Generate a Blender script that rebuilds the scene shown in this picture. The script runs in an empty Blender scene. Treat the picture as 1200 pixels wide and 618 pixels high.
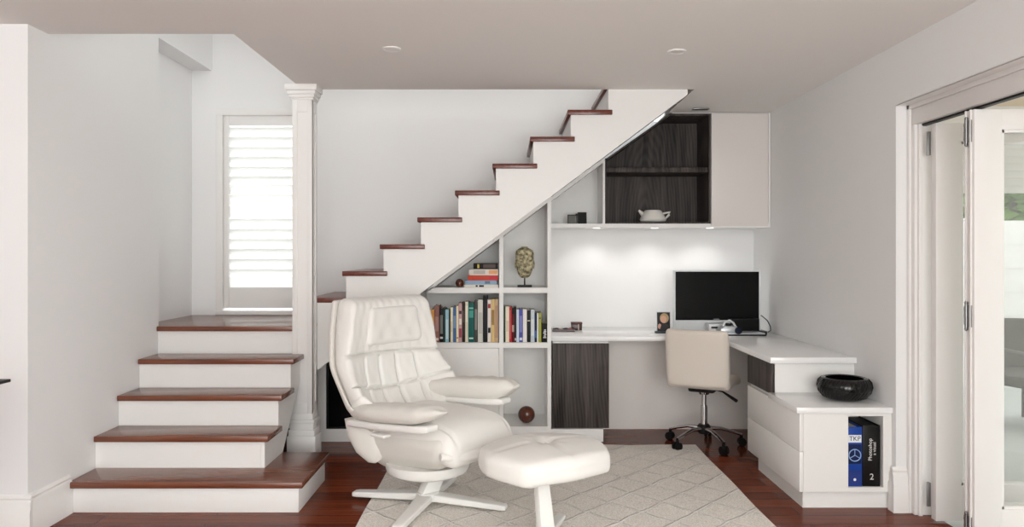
import bpy, bmesh, math, random
from mathutils import Vector, Matrix
random.seed(7)
R = math.radians
sc = bpy.context.scene
col = sc.collection
U = 0.0044          # metres per pixel at the first stair nosing
F_PX = 885.0
EYE = 1.342

def PX(x, D): return (x - 595.0) * D / F_PX
def PZ(y, D): return EYE + (298.0 - y) * D / F_PX

# ------------------------------------------------------------------ materials
def new_mat(name):
    m = bpy.data.materials.new(name); m.use_nodes = True
    nt = m.node_tree
    return m, nt, nt.nodes['Principled BSDF']

def srgb(r, g, b):
    def c(v):
        v /= 255.0
        return v / 12.92 if v <= 0.04045 else ((v + 0.055) / 1.055) ** 2.4
    return (c(r), c(g), c(b), 1.0)

def plain(name, rgb, rough=0.5, metal=0.0, spec=0.5, bump=0.0, bscale=200.0, coat=0.0, var=0.0):
    m, nt, b = new_mat(name)
    b.inputs['Base Color'].default_value = srgb(*rgb)
    b.inputs['Roughness'].default_value = rough
    b.inputs['Metallic'].default_value = metal
    b.inputs['Specular IOR Level'].default_value = spec
    b.inputs['Coat Weight'].default_value = coat
    b.inputs['Coat Roughness'].default_value = 0.08
    tc = nt.nodes.new('ShaderNodeTexCoord')
    n = nt.nodes.new('ShaderNodeTexNoise'); n.inputs['Scale'].default_value = bscale
    n.inputs['Detail'].default_value = 4
    nt.links.new(tc.outputs['Object'], n.inputs['Vector'])
    if bump:
        bp = nt.nodes.new('ShaderNodeBump'); bp.inputs['Strength'].default_value = bump
        bp.inputs['Distance'].default_value = 0.002
        nt.links.new(n.outputs['Fac'], bp.inputs['Height'])
        nt.links.new(bp.outputs['Normal'], b.inputs['Normal'])
    if var:
        mx = nt.nodes.new('ShaderNodeMixRGB'); mx.blend_type = 'MULTIPLY'
        mx.inputs['Fac'].default_value = var
        mx.inputs['Color1'].default_value = srgb(*rgb)
        nt.links.new(n.outputs['Fac'], mx.inputs['Color2'])
        nt.links.new(mx.outputs['Color'], b.inputs['Base Color'])
    return m

def wood(name, dark, light, axis='X', rough=0.3, stretch=(1.2, 26, 26), coat=0.2, ring=0.0, spec=0.5):
    """Timber with grain running along `axis`, object coordinates."""
    m, nt, b = new_mat(name)
    tc = nt.nodes.new('ShaderNodeTexCoord')
    mp = nt.nodes.new('ShaderNodeMapping')
    s = {'X': stretch, 'Y': (stretch[1], stretch[0], stretch[2]), 'Z': (stretch[1], stretch[2], stretch[0])}[axis]
    mp.inputs['Scale'].default_value = s
    nt.links.new(tc.outputs['Object'], mp.inputs['Vector'])
    n = nt.nodes.new('ShaderNodeTexNoise'); n.inputs['Scale'].default_value = 1.6
    n.inputs['Detail'].default_value = 7; n.inputs['Distortion'].default_value = 0.6
    nt.links.new(mp.outputs['Vector'], n.inputs['Vector'])
    ramp = nt.nodes.new('ShaderNodeValToRGB')
    ramp.color_ramp.elements[0].position = 0.3; ramp.color_ramp.elements[0].color = srgb(*dark)
    ramp.color_ramp.elements[1].position = 0.72; ramp.color_ramp.elements[1].color = srgb(*light)
    fac = n.outputs['Fac']
    if ring:
        w = nt.nodes.new('ShaderNodeTexWave'); w.wave_type = 'RINGS'; w.rings_direction = 'Y'
        w.inputs['Scale'].default_value = 5.0; w.inputs['Distortion'].default_value = 7.0
        w.inputs['Detail'].default_value = 2.0; w.inputs['Detail Scale'].default_value = 0.8
        mp2 = nt.nodes.new('ShaderNodeMapping'); mp2.inputs['Scale'].default_value = (3.0, 1.0, 0.55)
        mp2.inputs['Location'].default_value = (-3.35, 0, -0.75)
        nt.links.new(tc.outputs['Object'], mp2.inputs['Vector'])
        nt.links.new(mp2.outputs['Vector'], w.inputs['Vector'])
        mm = nt.nodes.new('ShaderNodeMix'); mm.data_type = 'FLOAT'
        mm.inputs[0].default_value = ring
        nt.links.new(n.outputs['Fac'], mm.inputs[2]); nt.links.new(w.outputs['Fac'], mm.inputs[3])
        fac = mm.outputs[0]
    nt.links.new(fac, ramp.inputs['Fac'])
    nt.links.new(ramp.outputs['Color'], b.inputs['Base Color'])
    b.inputs['Roughness'].default_value = rough
    b.inputs['Coat Weight'].default_value = coat
    b.inputs['Coat Roughness'].default_value = 0.12
    b.inputs['Specular IOR Level'].default_value = spec
    return m

def floor_mat():
    m, nt, b = new_mat('red timber boards')
    tc = nt.nodes.new('ShaderNodeTexCoord')
    br = nt.nodes.new('ShaderNodeTexBrick')
    br.inputs['Scale'].default_value = 1.0
    br.inputs['Brick Width'].default_value = 1.5; br.inputs['Row Height'].default_value = 0.125
    br.inputs['Mortar Size'].default_value = 0.0022; br.inputs['Mortar Smooth'].default_value = 0.2
    br.inputs['Color1'].default_value = srgb(140, 72, 46); br.inputs['Color2'].default_value = srgb(100, 48, 31)
    br.inputs['Mortar'].default_value = srgb(48, 20, 14)
    br.offset = 0.37
    nt.links.new(tc.outputs['Object'], br.inputs['Vector'])
    mp = nt.nodes.new('ShaderNodeMapping'); mp.inputs['Scale'].default_value = (1.4, 30, 1)
    nt.links.new(tc.outputs['Object'], mp.inputs['Vector'])
    n = nt.nodes.new('ShaderNodeTexNoise'); n.inputs['Scale'].default_value = 1.5; n.inputs['Detail'].default_value = 7
    nt.links.new(mp.outputs['Vector'], n.inputs['Vector'])
    ramp = nt.nodes.new('ShaderNodeValToRGB')
    ramp.color_ramp.elements[0].position = 0.25; ramp.color_ramp.elements[0].color = (0.42, 0.38, 0.36, 1)
    ramp.color_ramp.elements[1].position = 0.75; ramp.color_ramp.elements[1].color = (1.15, 1.1, 1.05, 1)
    nt.links.new(n.outputs['Fac'], ramp.inputs['Fac'])
    mx = nt.nodes.new('ShaderNodeMixRGB'); mx.blend_type = 'MULTIPLY'; mx.inputs['Fac'].default_value = 0.8
    nt.links.new(br.outputs['Color'], mx.inputs['Color1']); nt.links.new(ramp.outputs['Color'], mx.inputs['Color2'])
    nt.links.new(mx.outputs['Color'], b.inputs['Base Color'])
    b.inputs['Roughness'].default_value = 0.17
    b.inputs['Specular IOR Level'].default_value = 0.4; b.inputs['IOR'].default_value = 1.22
    return m

def rug_mat():
    m, nt, b = new_mat('woven wool rug')
    tc = nt.nodes.new('ShaderNodeTexCoord')
    sx = nt.nodes.new('ShaderNodeSeparateXYZ'); nt.links.new(tc.outputs['Object'], sx.inputs[0])
    def math_(op, a, bb=None, v=None):
        n = nt.nodes.new('ShaderNodeMath'); n.operation = op
        if isinstance(a, (int, float)): n.inputs[0].default_value = a
        else: nt.links.new(a, n.inputs[0])
        if bb is not None:
            if isinstance(bb, (int, float)): n.inputs[1].default_value = bb
            else: nt.links.new(bb, n.inputs[1])
        return n.outputs[0]
    nz = nt.nodes.new('ShaderNodeTexNoise'); nz.inputs['Scale'].default_value = 5; nz.inputs['Detail'].default_value = 3
    nt.links.new(tc.outputs['Object'], nz.inputs['Vector'])
    wob = math_('MULTIPLY', math_('SUBTRACT', nz.outputs['Fac'], 0.5), 0.24)
    u = math_('DIVIDE', sx.outputs['X'], 0.275); v = math_('DIVIDE', sx.outputs['Y'], 0.30)
    def ridge(e):
        fr = math_('FRACT', math_('ADD', e, wob))
        return math_('ABSOLUTE', math_('SUBTRACT', fr, 0.5))          # 0 on the line
    a1 = ridge(math_('ADD', u, v)); a2 = ridge(math_('SUBTRACT', u, v))
    d = math_('MINIMUM', a1, a2)
    line = nt.nodes.new('ShaderNodeMapRange'); line.interpolation_type = 'SMOOTHSTEP'
    line.inputs['From Min'].default_value = 0.02; line.inputs['From Max'].default_value = 0.055
    line.inputs['To Min'].default_value = 1.0; line.inputs['To Max'].default_value = 0.0
    nt.links.new(d, line.inputs['Value'])
    wv = nt.nodes.new('ShaderNodeTexVoronoi'); wv.inputs['Scale'].default_value = 95
    nt.links.new(tc.outputs['Object'], wv.inputs['Vector'])
    n2 = nt.nodes.new('ShaderNodeTexNoise'); n2.inputs['Scale'].default_value = 130; n2.inputs['Detail'].default_value = 3
    nt.links.new(tc.outputs['Object'], n2.inputs['Vector'])
    ramp = nt.nodes.new('ShaderNodeValToRGB')
    ramp.color_ramp.elements[0].position = 0.3; ramp.color_ramp.elements[0].color = srgb(212, 204, 195)
    ramp.color_ramp.elements[1].position = 0.7; ramp.color_ramp.elements[1].color = srgb(250, 246, 240)
    nt.links.new(n2.outputs['Fac'], ramp.inputs['Fac'])
    mx = nt.nodes.new('ShaderNodeMixRGB'); mx.inputs['Color2'].default_value = srgb(246, 243, 239)
    nt.links.new(line.outputs['Result'], mx.inputs['Fac']); nt.links.new(ramp.outputs['Color'], mx.inputs['Color1'])
    nt.links.new(mx.outputs['Color'], b.inputs['Base Color'])
    h = math_('ADD', math_('MULTIPLY', line.outputs['Result'], 1.0), math_('MULTIPLY', wv.outputs['Distance'], 0.25))
    bp = nt.nodes.new('ShaderNodeBump'); bp.inputs['Strength'].default_value = 1.0; bp.inputs['Distance'].default_value = 0.013
    nt.links.new(h, bp.inputs['Height']); nt.links.new(bp.outputs['Normal'], b.inputs['Normal'])
    b.inputs['Roughness'].default_value = 0.95; b.inputs['Specular IOR Level'].default_value = 0.1
    return m

def glass_mat():
    m = bpy.data.materials.new('clear glass'); m.use_nodes = True
    nt = m.node_tree; nt.nodes.clear()
    o = nt.nodes.new('ShaderNodeOutputMaterial'); t = nt.nodes.new('ShaderNodeBsdfTransparent')
    t.inputs['Color'].default_value = (0.96, 0.965, 0.96, 1)
    g = nt.nodes.new('ShaderNodeBsdfGlossy'); g.inputs['Roughness'].default_value = 0.02
    mx = nt.nodes.new('ShaderNodeMixShader'); mx.inputs[0].default_value = 0.08
    nt.links.new(t.outputs[0], mx.inputs[1]); nt.links.new(g.outputs[0], mx.inputs[2]); nt.links.new(mx.outputs[0], o.inputs[0])
    return m

def louvre_mat():
    m = bpy.data.materials.new('white shutter louvre'); m.use_nodes = True
    nt = m.node_tree; nt.nodes.clear()
    o = nt.nodes.new('ShaderNodeOutputMaterial')
    d = nt.nodes.new('ShaderNodeBsdfDiffuse'); d.inputs['Color'].default_value = (0.86, 0.86, 0.84, 1)
    t = nt.nodes.new('ShaderNodeBsdfTranslucent'); t.inputs['Color'].default_value = (0.95, 0.95, 0.94, 1)
    mx = nt.nodes.new('ShaderNodeMixShader'); mx.inputs[0].default_value = 0.75
    nt.links.new(d.outputs[0], mx.inputs[1]); nt.links.new(t.outputs[0], mx.inputs[2]); nt.links.new(mx.outputs[0], o.inputs[0])
    return m

def emit_mat(name, rgb, strength):
    m = bpy.data.materials.new(name); m.use_nodes = True
    nt = m.node_tree; b = nt.nodes['Principled BSDF']
    b.inputs['Base Color'].default_value = srgb(*rgb)
    b.inputs['Emission Color'].default_value = srgb(*rgb); b.inputs['Emission Strength'].default_value = strength
    return m

M = {}
M['wall'] = plain('white wall paint', (236, 236, 236), 0.7, spec=0.2, bump=0.03, bscale=350)
M['ceil'] = plain('white ceiling paint', (236, 234, 231), 0.8, spec=0.15, bump=0.02, bscale=350)
M['trim'] = plain('white gloss trim paint', (236, 234, 232), 0.35, spec=0.35)
M['joinery'] = plain('white satin joinery', (236, 235, 233), 0.4, spec=0.35)
M['doorwhite'] = plain('warm white cabinet door', (226, 221, 217), 0.4, spec=0.3)
M['stone'] = plain('white polished worktop', (240, 240, 240), 0.12, spec=0.5)
M['tread'] = wood('red brown stair timber', (92, 48, 31), (132, 78, 54), 'X', 0.26, (1.5, 26, 26), 0.25)
M['tread_y'] = wood('red brown stair timber across', (84, 36, 26), (118, 56, 40), 'Y', 0.3, (1.5, 26, 26), 0.2)
M['veneer'] = wood('dark brown oak veneer', (34, 31, 30), (92, 84, 81), 'Z', 0.5, (0.7, 14, 14), 0.0, ring=0.13, spec=0.2)
M['floor'] = floor_mat()
M['rug'] = rug_mat()
M['leather'] = plain('white leather', (232, 230, 226), 0.42, spec=0.4, bump=0.12, bscale=420)
M['leather2'] = plain('soft grey white leather', (222, 219, 213), 0.42, spec=0.4, bump=0.12, bscale=420)
M['shell'] = plain('white lacquered shell', (232, 231, 228), 0.35, spec=0.4)
M['cream'] = plain('cream leather', (222, 213, 203), 0.5, spec=0.3, bump=0.08, bscale=400)
M['chrome'] = plain('polished chrome', (215, 215, 218), 0.12, metal=1.0)
M['steel'] = plain('brushed steel', (150, 150, 150), 0.35, metal=1.0)
M['black'] = plain('black plastic', (16, 16, 17), 0.45, spec=0.3)
M['blackgloss'] = plain('black gloss', (8, 8, 9), 0.12, spec=0.45)
M['screen'] = plain('black screen glass', (12, 12, 12), 0.25, spec=0.15)
M['rubber'] = plain('black rubber', (14, 14, 14), 0.7, spec=0.2)
M['silver'] = plain('silver plastic', (188, 192, 196), 0.3, metal=0.35)
M['whiteplastic'] = plain('white plastic', (222, 226, 228), 0.3)
M['paper'] = plain('book pages', (226, 218, 200), 0.9, spec=0.1)
M['glass'] = glass_mat()
M['louvre'] = louvre_mat()
M['lamp'] = emit_mat('lit lamp lens', (255, 250, 240), 1.0)
M['lampoff'] = plain('lamp lens', (235, 233, 228), 0.3)
M['stonehead'] = plain('mottled greenish bronze', (136, 126, 98), 0.7, bump=0.6, bscale=60, var=0.6, spec=0.3)
def mottled():
    m, nt, b = new_mat('mottled bronze')
    tc = nt.nodes.new('ShaderNodeTexCoord'); n = nt.nodes.new('ShaderNodeTexNoise')
    n.inputs['Scale'].default_value = 45; n.inputs['Detail'].default_value = 5
    nt.links.new(tc.outputs['Object'], n.inputs['Vector'])
    r = nt.nodes.new('ShaderNodeValToRGB')
    r.color_ramp.elements[0].position = .36; r.color_ramp.elements[0].color = srgb(92, 86, 62)
    r.color_ramp.elements[1].position = .66; r.color_ramp.elements[1].color = srgb(206, 196, 160)
    nt.links.new(n.outputs['Fac'], r.inputs['Fac']); nt.links.new(r.outputs['Color'], b.inputs['Base Color'])
    bp = nt.nodes.new('ShaderNodeBump'); bp.inputs['Strength'].default_value = .7; bp.inputs['Distance'].default_value = .004
    nt.links.new(n.outputs['Fac'], bp.inputs['Height']); nt.links.new(bp.outputs['Normal'], b.inputs['Normal'])
    b.inputs['Roughness'].default_value = .65
    return m
M['stonehead'] = mottled()
M['ceramic'] = plain('white glazed ceramic', (240, 238, 232), 0.15)
M['ball'] = wood('polished dark brown wood', (58, 24, 14), (104, 50, 28), 'Z', 0.18, (4, 12, 12), 0.4)
M['redbox'] = plain('dark red brown lacquer', (62, 28, 26), 0.3)
M['paving'] = plain('pale patio paving', (190, 192, 188), 0.7, var=0.25, bscale=6)
M['fence'] = plain('white fence paint', (228, 226, 222), 0.6)
M['foliage'] = plain('leaf green', (120, 150, 84), 0.8, var=0.5, bscale=12)
M['rattan'] = plain('grey brown rattan', (104, 98, 92), 0.7, bump=0.8, bscale=90, var=0.4)
M['timberceil'] = plain('cream patio lining boards', (216, 198, 172), 0.6)

def cmat(rgb, rough=0.55):
    k = 'cloth %d %d %d' % rgb
    if k not in M: M[k] = plain(k, rgb, rough, spec=0.25)
    return M[k]

# ------------------------------------------------------------------ mesh builder
class MB:
    def __init__(self): self.bm = bmesh.new()
    def box(self, x0, x1, y0, y1, z0, z1, bev=0.0, mat=None, seg=2):
        b = bmesh.new()
        bmesh.ops.create_cube(b, size=1.0)
        for v in b.verts:
            v.co = Vector(((x0 + x1) / 2 + v.co.x * (x1 - x0), (y0 + y1) / 2 + v.co.y * (y1 - y0), (z0 + z1) / 2 + v.co.z * (z1 - z0)))
        if bev > 0:
            bmesh.ops.bevel(b, geom=list(b.edges), offset=bev, segments=seg, affect='EDGES', profile=0.5)
        self._add(b, mat); return self
    def _add(self, b, mat=None):
        if mat is not None: bmesh.ops.transform(b, matrix=mat, verts=list(b.verts))
        me = bpy.data.meshes.new('tmp'); b.to_mesh(me); b.free()
        self.bm.from_mesh(me); bpy.data.meshes.remove(me)
    def prism(self, pts, axis, a0, a1, bev=0.0, mat=None):
        """2-D outline extruded along axis. axis 'Y': pts are (x,z); 'X': (y,z); 'Z': (x,y)."""
        b = bmesh.new()
        def mk(p, a):
            return {'Y': (p[0], a, p[1]), 'X': (a, p[0], p[1]), 'Z': (p[0], p[1], a)}[axis]
        v0 = [b.verts.new(mk(p, a0)) for p in pts]; v1 = [b.verts.new(mk(p, a1)) for p in pts]
        b.faces.new(v0); b.faces.new(list(reversed(v1)))
        n = len(pts)
        for i in range(n):
            b.faces.new((v0[i], v1[i], v1[(i + 1) % n], v0[(i + 1) % n]))
        bmesh.ops.recalc_face_normals(b, faces=list(b.faces))
        if bev > 0:
            bmesh.ops.bevel(b, geom=list(b.edges), offset=bev, segments=2, affect='EDGES', profile=0.5)
        self._add(b, mat); return self
    def lathe(self, prof, seg=32, mat=None, cap=True):
        """prof: (radius, z) from bottom to top."""
        b = bmesh.new(); rings = []
        for r, z in prof:
            rings.append([b.verts.new((r * math.cos(2 * math.pi * i / seg), r * math.sin(2 * math.pi * i / seg), z)) for i in range(seg)])
        for k in range(len(rings) - 1):
            for i in range(seg):
                j = (i + 1) % seg
                b.faces.new((rings[k][i], rings[k][j], rings[k + 1][j], rings[k + 1][i]))
        if cap:
            if prof[0][0] > 1e-5: b.faces.new(list(reversed(rings[0])))
            if prof[-1][0] > 1e-5: b.faces.new(rings[-1])
        bmesh.ops.remove_doubles(b, verts=list(b.verts), dist=1e-6)
        bmesh.ops.recalc_face_normals(b, faces=list(b.faces))
        self._add(b, mat); return self
    def cyl(self, p0, p1, r0, r1=None, seg=20):
        r1 = r0 if r1 is None else r1
        p0 = Vector(p0); p1 = Vector(p1); d = p1 - p0
        q = d.to_track_quat('Z', 'Y').to_matrix().to_4x4()
        return self.lathe([(r0, 0), (r1, d.length)], seg, Matrix.Translation(p0) @ q)
    def tube(self, pts, r, seg=10, radii=None, flat=1.0):
        pts = [Vector(p) for p in pts]; b = bmesh.new(); rings = []
        n = len(pts); up = Vector((0, 0, 1))
        for i, p in enumerate(pts):
            t = (pts[min(i + 1, n - 1)] - pts[max(i - 1, 0)]).normalized()
            s = t.cross(up)
            if s.length < 1e-3: s = t.cross(Vector((0, 1, 0)))
            s.normalize(); w = s.cross(t).normalized()
            rr = radii[i] if radii else r
            rings.append([b.verts.new(p + s * rr * math.cos(2 * math.pi * k / seg) + w * rr * flat * math.sin(2 * math.pi * k / seg)) for k in range(seg)])
        for i in range(n - 1):
            for k in range(seg):
                j = (k + 1) % seg
                b.faces.new((rings[i][k], rings[i][j], rings[i + 1][j], rings[i + 1][k]))
        b.faces.new(list(reversed(rings[0]))); b.faces.new(rings[-1])
        bmesh.ops.recalc_face_normals(b, faces=list(b.faces))
        self._add(b); return self
    def sphere(self, c, r, seg=24, scale=(1, 1, 1)):
        b = bmesh.new(); bmesh.ops.create_uvsphere(b, u_segments=seg, v_segments=seg // 2, radius=r)
        for v in b.verts: v.co = Vector((v.co.x * scale[0] + c[0], v.co.y * scale[1] + c[1], v.co.z * scale[2] + c[2]))
        self._add(b); return self
    def rbox(self, hx, hy, hz, r, n=20, fn=None, mat=None):
        """rounded box on a dense grid, optionally deformed by fn(co)->co"""
        b = bmesh.new(); vs = {}
        def vert(q):
            k = tuple(round(c, 6) for c in q)
            if k not in vs:
                p = Vector((q[0] * hx, q[1] * hy, q[2] * hz))
                inn = Vector((max(-hx + r, min(hx - r, p.x)), max(-hy + r, min(hy - r, p.y)), max(-hz + r, min(hz - r, p.z))))
                d = p - inn
                if d.length > 1e-9: p = inn + d.normalized() * r
                vs[k] = b.verts.new(p)
            return vs[k]
        g = [-1 + 2 * i / n for i in range(n + 1)]
        g = [math.copysign(abs(t) ** 0.8, t) for t in g]
        for ax in range(3):
            for s in (-1, 1):
                for i in range(n):
                    for j in range(n):
                        qs = []
                        for (a, c) in ((g[i], g[j]), (g[i + 1], g[j]), (g[i + 1], g[j + 1]), (g[i], g[j + 1])):
                            q = [0, 0, 0]; q[ax] = s; q[(ax + 1) % 3] = a; q[(ax + 2) % 3] = c
                            qs.append(vert(q))
                        if s < 0: qs.reverse()
                        b.faces.new(qs)
        if fn:
            for v in b.verts: v.co = Vector(fn(v.co.copy()))
        bmesh.ops.recalc_face_normals(b, faces=list(b.faces))
        self._add(b, mat); return self
    def build(self, name, mat, parent=None, smooth=True, angle=35):
        me = bpy.data.meshes.new(name)
        self.bm.normal_update(); self.bm.to_mesh(me); self.bm.free()
        me.materials.append(mat)
        if smooth:
            for p in me.polygons: p.use_smooth = True
            me.set_sharp_from_angle(angle=R(angle))
        o = bpy.data.objects.new(name, me); col.objects.link(o)
        if parent is not None:
            o.parent = parent
            if parent.get('fixed'): o.matrix_parent_inverse = Matrix.Translation(-parent.location)
        return o

def tag(o, label, cat, group=None):
    o['label'] = label; o['category'] = cat
    if group: o['group'] = group
    return o
def thing(name, label, cat, loc=(0, 0, 0), rz=0.0, group=None, fixed=False):
    """Empty at the base. fixed: its parts are written in world coordinates."""
    o = bpy.data.objects.new(name, None); col.objects.link(o)
    o.location = loc; o.rotation_euler = (0, 0, rz); o.empty_display_size = 0.1
    if fixed: o['fixed'] = True
    return tag(o, label, cat, group)
def struct(name, mb, mat):
    o = mb.build(name, mat); o['kind'] = 'structure'; return o
def struct_root(name, loc):
    o = bpy.data.objects.new(name, None); col.objects.link(o); o.location = loc
    o['kind'] = 'structure'; o['fixed'] = True; return o
def text_mesh(name, body, size, mat, parent, M4):
    c = bpy.data.curves.new(name, 'FONT'); c.body = body; c.size = size; c.extrude = 0.0004
    c.align_x = 'CENTER'; c.align_y = 'CENTER'
    t = bpy.data.objects.new(name, c); col.objects.link(t)
    dg = bpy.context.evaluated_depsgraph_get()
    me = bpy.data.meshes.new_from_object(t.evaluated_get(dg))
    bpy.data.objects.remove(t); me.transform(M4); me.materials.clear(); me.materials.append(mat)
    o = bpy.data.objects.new(name, me); col.objects.link(o); o.parent = parent
    if parent.get('fixed'): o.matrix_parent_inverse = Matrix.Translation(-parent.location)
    return o
def smooth1(a, b, x):
    t = max(0.0, min(1.0, (x - a) / (b - a))); return t * t * (3 - 2 * t)
def interp(keys, t):
    """smooth interpolation through (t, value) keys"""
    ks = keys
    if t <= ks[0][0]: return ks[0][1]
    for i in range(len(ks) - 1):
        if t <= ks[i + 1][0]:
            t0, v0 = ks[i]; t1, v1 = ks[i + 1]
            m0 = (v1 - ks[i - 1][1]) / (t1 - ks[i - 1][0]) if i > 0 else (v1 - v0) / (t1 - t0)
            m1 = (ks[i + 2][1] - v0) / (ks[i + 2][0] - t0) if i + 2 < len(ks) else (v1 - v0) / (t1 - t0)
            h = t1 - t0; s = (t - t0) / h
            return (2*s**3 - 3*s*s + 1)*v0 + (s**3 - 2*s*s + s)*h*m0 + (-2*s**3 + 3*s*s)*v1 + (s**3 - s*s)*h*m1
    return ks[-1][1]

CEIL = 2.433; WL = -2.275; WR = 2.02; BACK = 5.81; NOOK = 6.2
def zs(X): return 1.133 + (X + 0.509) * 0.745       # underside of the upper flight
def xs(Z): return (Z - 1.133) / 0.745 - 0.509

# ================================================================== SETTING
struct('floor', MB().box(-5.0, 2.19, -3.0, 6.3, -0.12, 0.0), M['floor'])
struct('floor_patio', MB().box(2.19, 12.0, -3.0, 12.0, -0.14, -0.02), M['paving'])
c = MB()
c.box(-5.0, 2.19, -3.0, 3.74, CEIL, 2.73)
c.box(-5.0, -2.6, 3.74, 6.3, CEIL, 2.73)
c.box(-1.357, 2.19, 3.74, 4.998, CEIL, 2.73)
c.box(1.235, 2.19, 4.998, 6.3, CEIL, 2.73)
struct('ceiling', c, M['ceil'])
w = MB()
w.box(-5.0, WL, 3.58, 4.92, 0, CEIL).box(-2.6, WL, 3.74, 4.92, CEIL - .001, 3.5)
w.box(-2.6, WL, 4.92, 5.83, 2.754, 3.5).box(-2.6, -2.43, 4.92, 5.83, 0, 2.754)
w.box(-5.0, -4.9, -3.0, 3.58, 0, CEIL)  # unseen slab added on the far left to cut side light
struct('wall_left', w, M['wall'])
w = MB()
wx0, wx1, wz0, wz1 = -2.21, -1.53, 0.895, 2.43
w.box(-2.6, wx0, BACK, 5.95, 0, 2.77).box(wx1, -1.0, BACK, 5.95, 0, 2.77)
w.box(wx0, wx1, BACK, 5.95, 0, wz0).box(wx0, wx1, BACK, 5.95, wz1, 2.77)
w.box(-1.0, -0.7, BACK, 5.95, 0, 2.77)
w.box(-2.6, 1.35, BACK + 0.012, 5.95, 2.77, 3.5)
w.prism([(-0.7, 0.0), (-0.62, 0.0), (-0.62, zs(-0.62) + 0.04), (1.35, zs(1.35) + 0.04), (1.35, 2.77), (-0.7, 2.77)], 'Y', BACK, 5.95)
struct('wall_back', w, M['wall'])
struct('light_block_upper', MB().box(-2.6, 2.19, 3.2, 5.95, 3.501, 3.6), M['ceil'])  # unseen cover added above the stairwell to dim its sky light
struct('light_block_rear', MB().box(-5.0, -1.2, -3.1, -3.0, 0, CEIL), M['wall'])  # added behind the camera to hold light off the left front face
struct('wall_nook', MB().box(-0.7, 2.19, NOOK, 6.3, 0, CEIL), M['wall'])
w = MB()
w.box(WR, 2.19, 3.93, NOOK, 0, CEIL).box(WR, 2.19, 0.6, 3.93, 2.115, CEIL).box(WR, 2.19, -3.0, 0.6, 0, CEIL)
struct('wall_right', w, M['wall'])
# skirting boards
def skirt(mb, axis, a0, a1, face, sgn, h=0.2):
    pr = [(0, 0), (0.022, 0), (0.022, h*0.62), (0.017, h*0.66), (0.017, h*0.82), (0.010, h*0.88), (0.012, h*0.93), (0.004, h), (0, h)]
    mb.prism([(face + sgn * p, z) for p, z in pr], axis, a0, a1)
b = MB(); skirt(b, 'Y', 3.581, 3.915, WL, 1); skirt(b, 'X', -5.0, WL + 0.0225, 3.58, -1)
struct('baseboard_left', b, M['trim'])
b = MB(); skirt(b, 'Y', 3.931, 3.968, WR, -1, 0.235); skirt(b, 'X', WR - 0.0225, 2.074, 3.93, -1, 0.235)
struct('baseboard_right', b, M['trim'])
# door opening lining
b = MB(); b.box(2.09, 2.19, 3.88, 3.93, 0, 2.01, 0.003).box(2.09, 2.19, 0.6, 3.93, 2.01, 2.115, 0.003).box(2.02, 2.09, 0.6, 3.93, 2.113, 2.118)
b.box(2.105, 2.125, 3.865, 3.88, 0, 2.01, 0.002)
struct('trim_1', b, M['trim'])
b = MB(); b.box(2.075, 2.09, 3.905, 3.93, 0.0, 2.115, 0.003).box(2.075, 2.09, 0.6, 3.93, 2.09, 2.115, 0.003)
struct('trim_2', b, M['trim'])
b = MB(); b.box(2.12, 2.15, 0.6, 3.88, 2.0, 2.0095)
struct('trim_3', b, M['black'])

# ---- bifold doors folded against the jamb
def door_leaf(name, x0, x1, y0, y1):
    r = struct_root(name, ((x0 + x1) / 2, (y0 + y1) / 2, 0.012))
    f = MB(); st = 0.128; zb, zt = 0.012, 1.996
    f.box(x0, x0 + st, y0, y1, zb, zt, 0.004).box(x1 - st, x1, y0, y1, zb, zt, 0.004)
    f.box(x0 + st - .002, x1 - st + .002, y0, y1, 1.903, zt, 0.003).box(x0 + st - .002, x1 - st + .002, y0, y1, zb, 0.19, 0.003)
    f.build('door_frame', M['trim'], r)
    bd = MB()
    for (a, c_) in ((y0 + 0.008, y0 + 0.018), (y1 - 0.018, y1 - 0.008)):
        bd.box(x0 + st, x0 + st + .012, a, c_, .19, 1.903).box(x1 - st - .012, x1 - st, a, c_, .19, 1.903)
        bd.box(x0 + st, x1 - st, a, c_, .19, .202).box(x0 + st, x1 - st, a, c_, 1.891, 1.903)
    bd.build('glazing_bead', M['trim'], r)
    ym = (y0 + y1) / 2
    MB().box(x0 + st, x1 - st, ym - 0.004, ym + 0.004, 0.19, 1.903).build('glass_pane', M['glass'], r)
    return r
d1 = door_leaf('door_1', 2.13, 2.85, 3.755, 3.80)
d2 = door_leaf('door_2', 2.10, 2.82, 3.40, 3.475)
MB().box(2.092, 2.1005, 3.416, 3.424, 0.012, 1.996).box(2.092, 2.1005, 3.452, 3.458, .012, 1.996).build('edge_seal', M['trim'], d2)
def hinge(parent, z, x, y):
    h = MB()
    h.box(x - 0.004, x, y + 0.012, y + 0.034, z - 0.042, z + 0.042)
    h.box(x - 0.005, x, y - 0.022, y + 0.006, z - 0.05, z + 0.05)
    h.cyl((x - 0.009, y + 0.008, z - 0.055), (x - 0.009, y + 0.008, z + 0.055), 0.007)
    for k in (-0.06, 0.06): h.sphere((x - 0.009, y + 0.008, z + k), 0.008, 12)
    for k in (-0.03, 0, 0.03): h.cyl((x - 0.0085, y + 0.024, z + k), (x - 0.0035, y + 0.024, z + k), 0.005, seg=10)
    h.build('hinge', M['steel'], parent)
for z in (1.90, 1.06, 0.10): hinge(d2, z, 2.10, 3.437)
for z in (1.90, 0.13): MB().box(2.112, 2.13, 3.80, 3.812, z - 0.06, z + 0.06, 0.002).cyl((2.124, 3.816, z - .06), (2.124, 3.816, z + .06), .006).build('hinge', M['steel'], d1)

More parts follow.
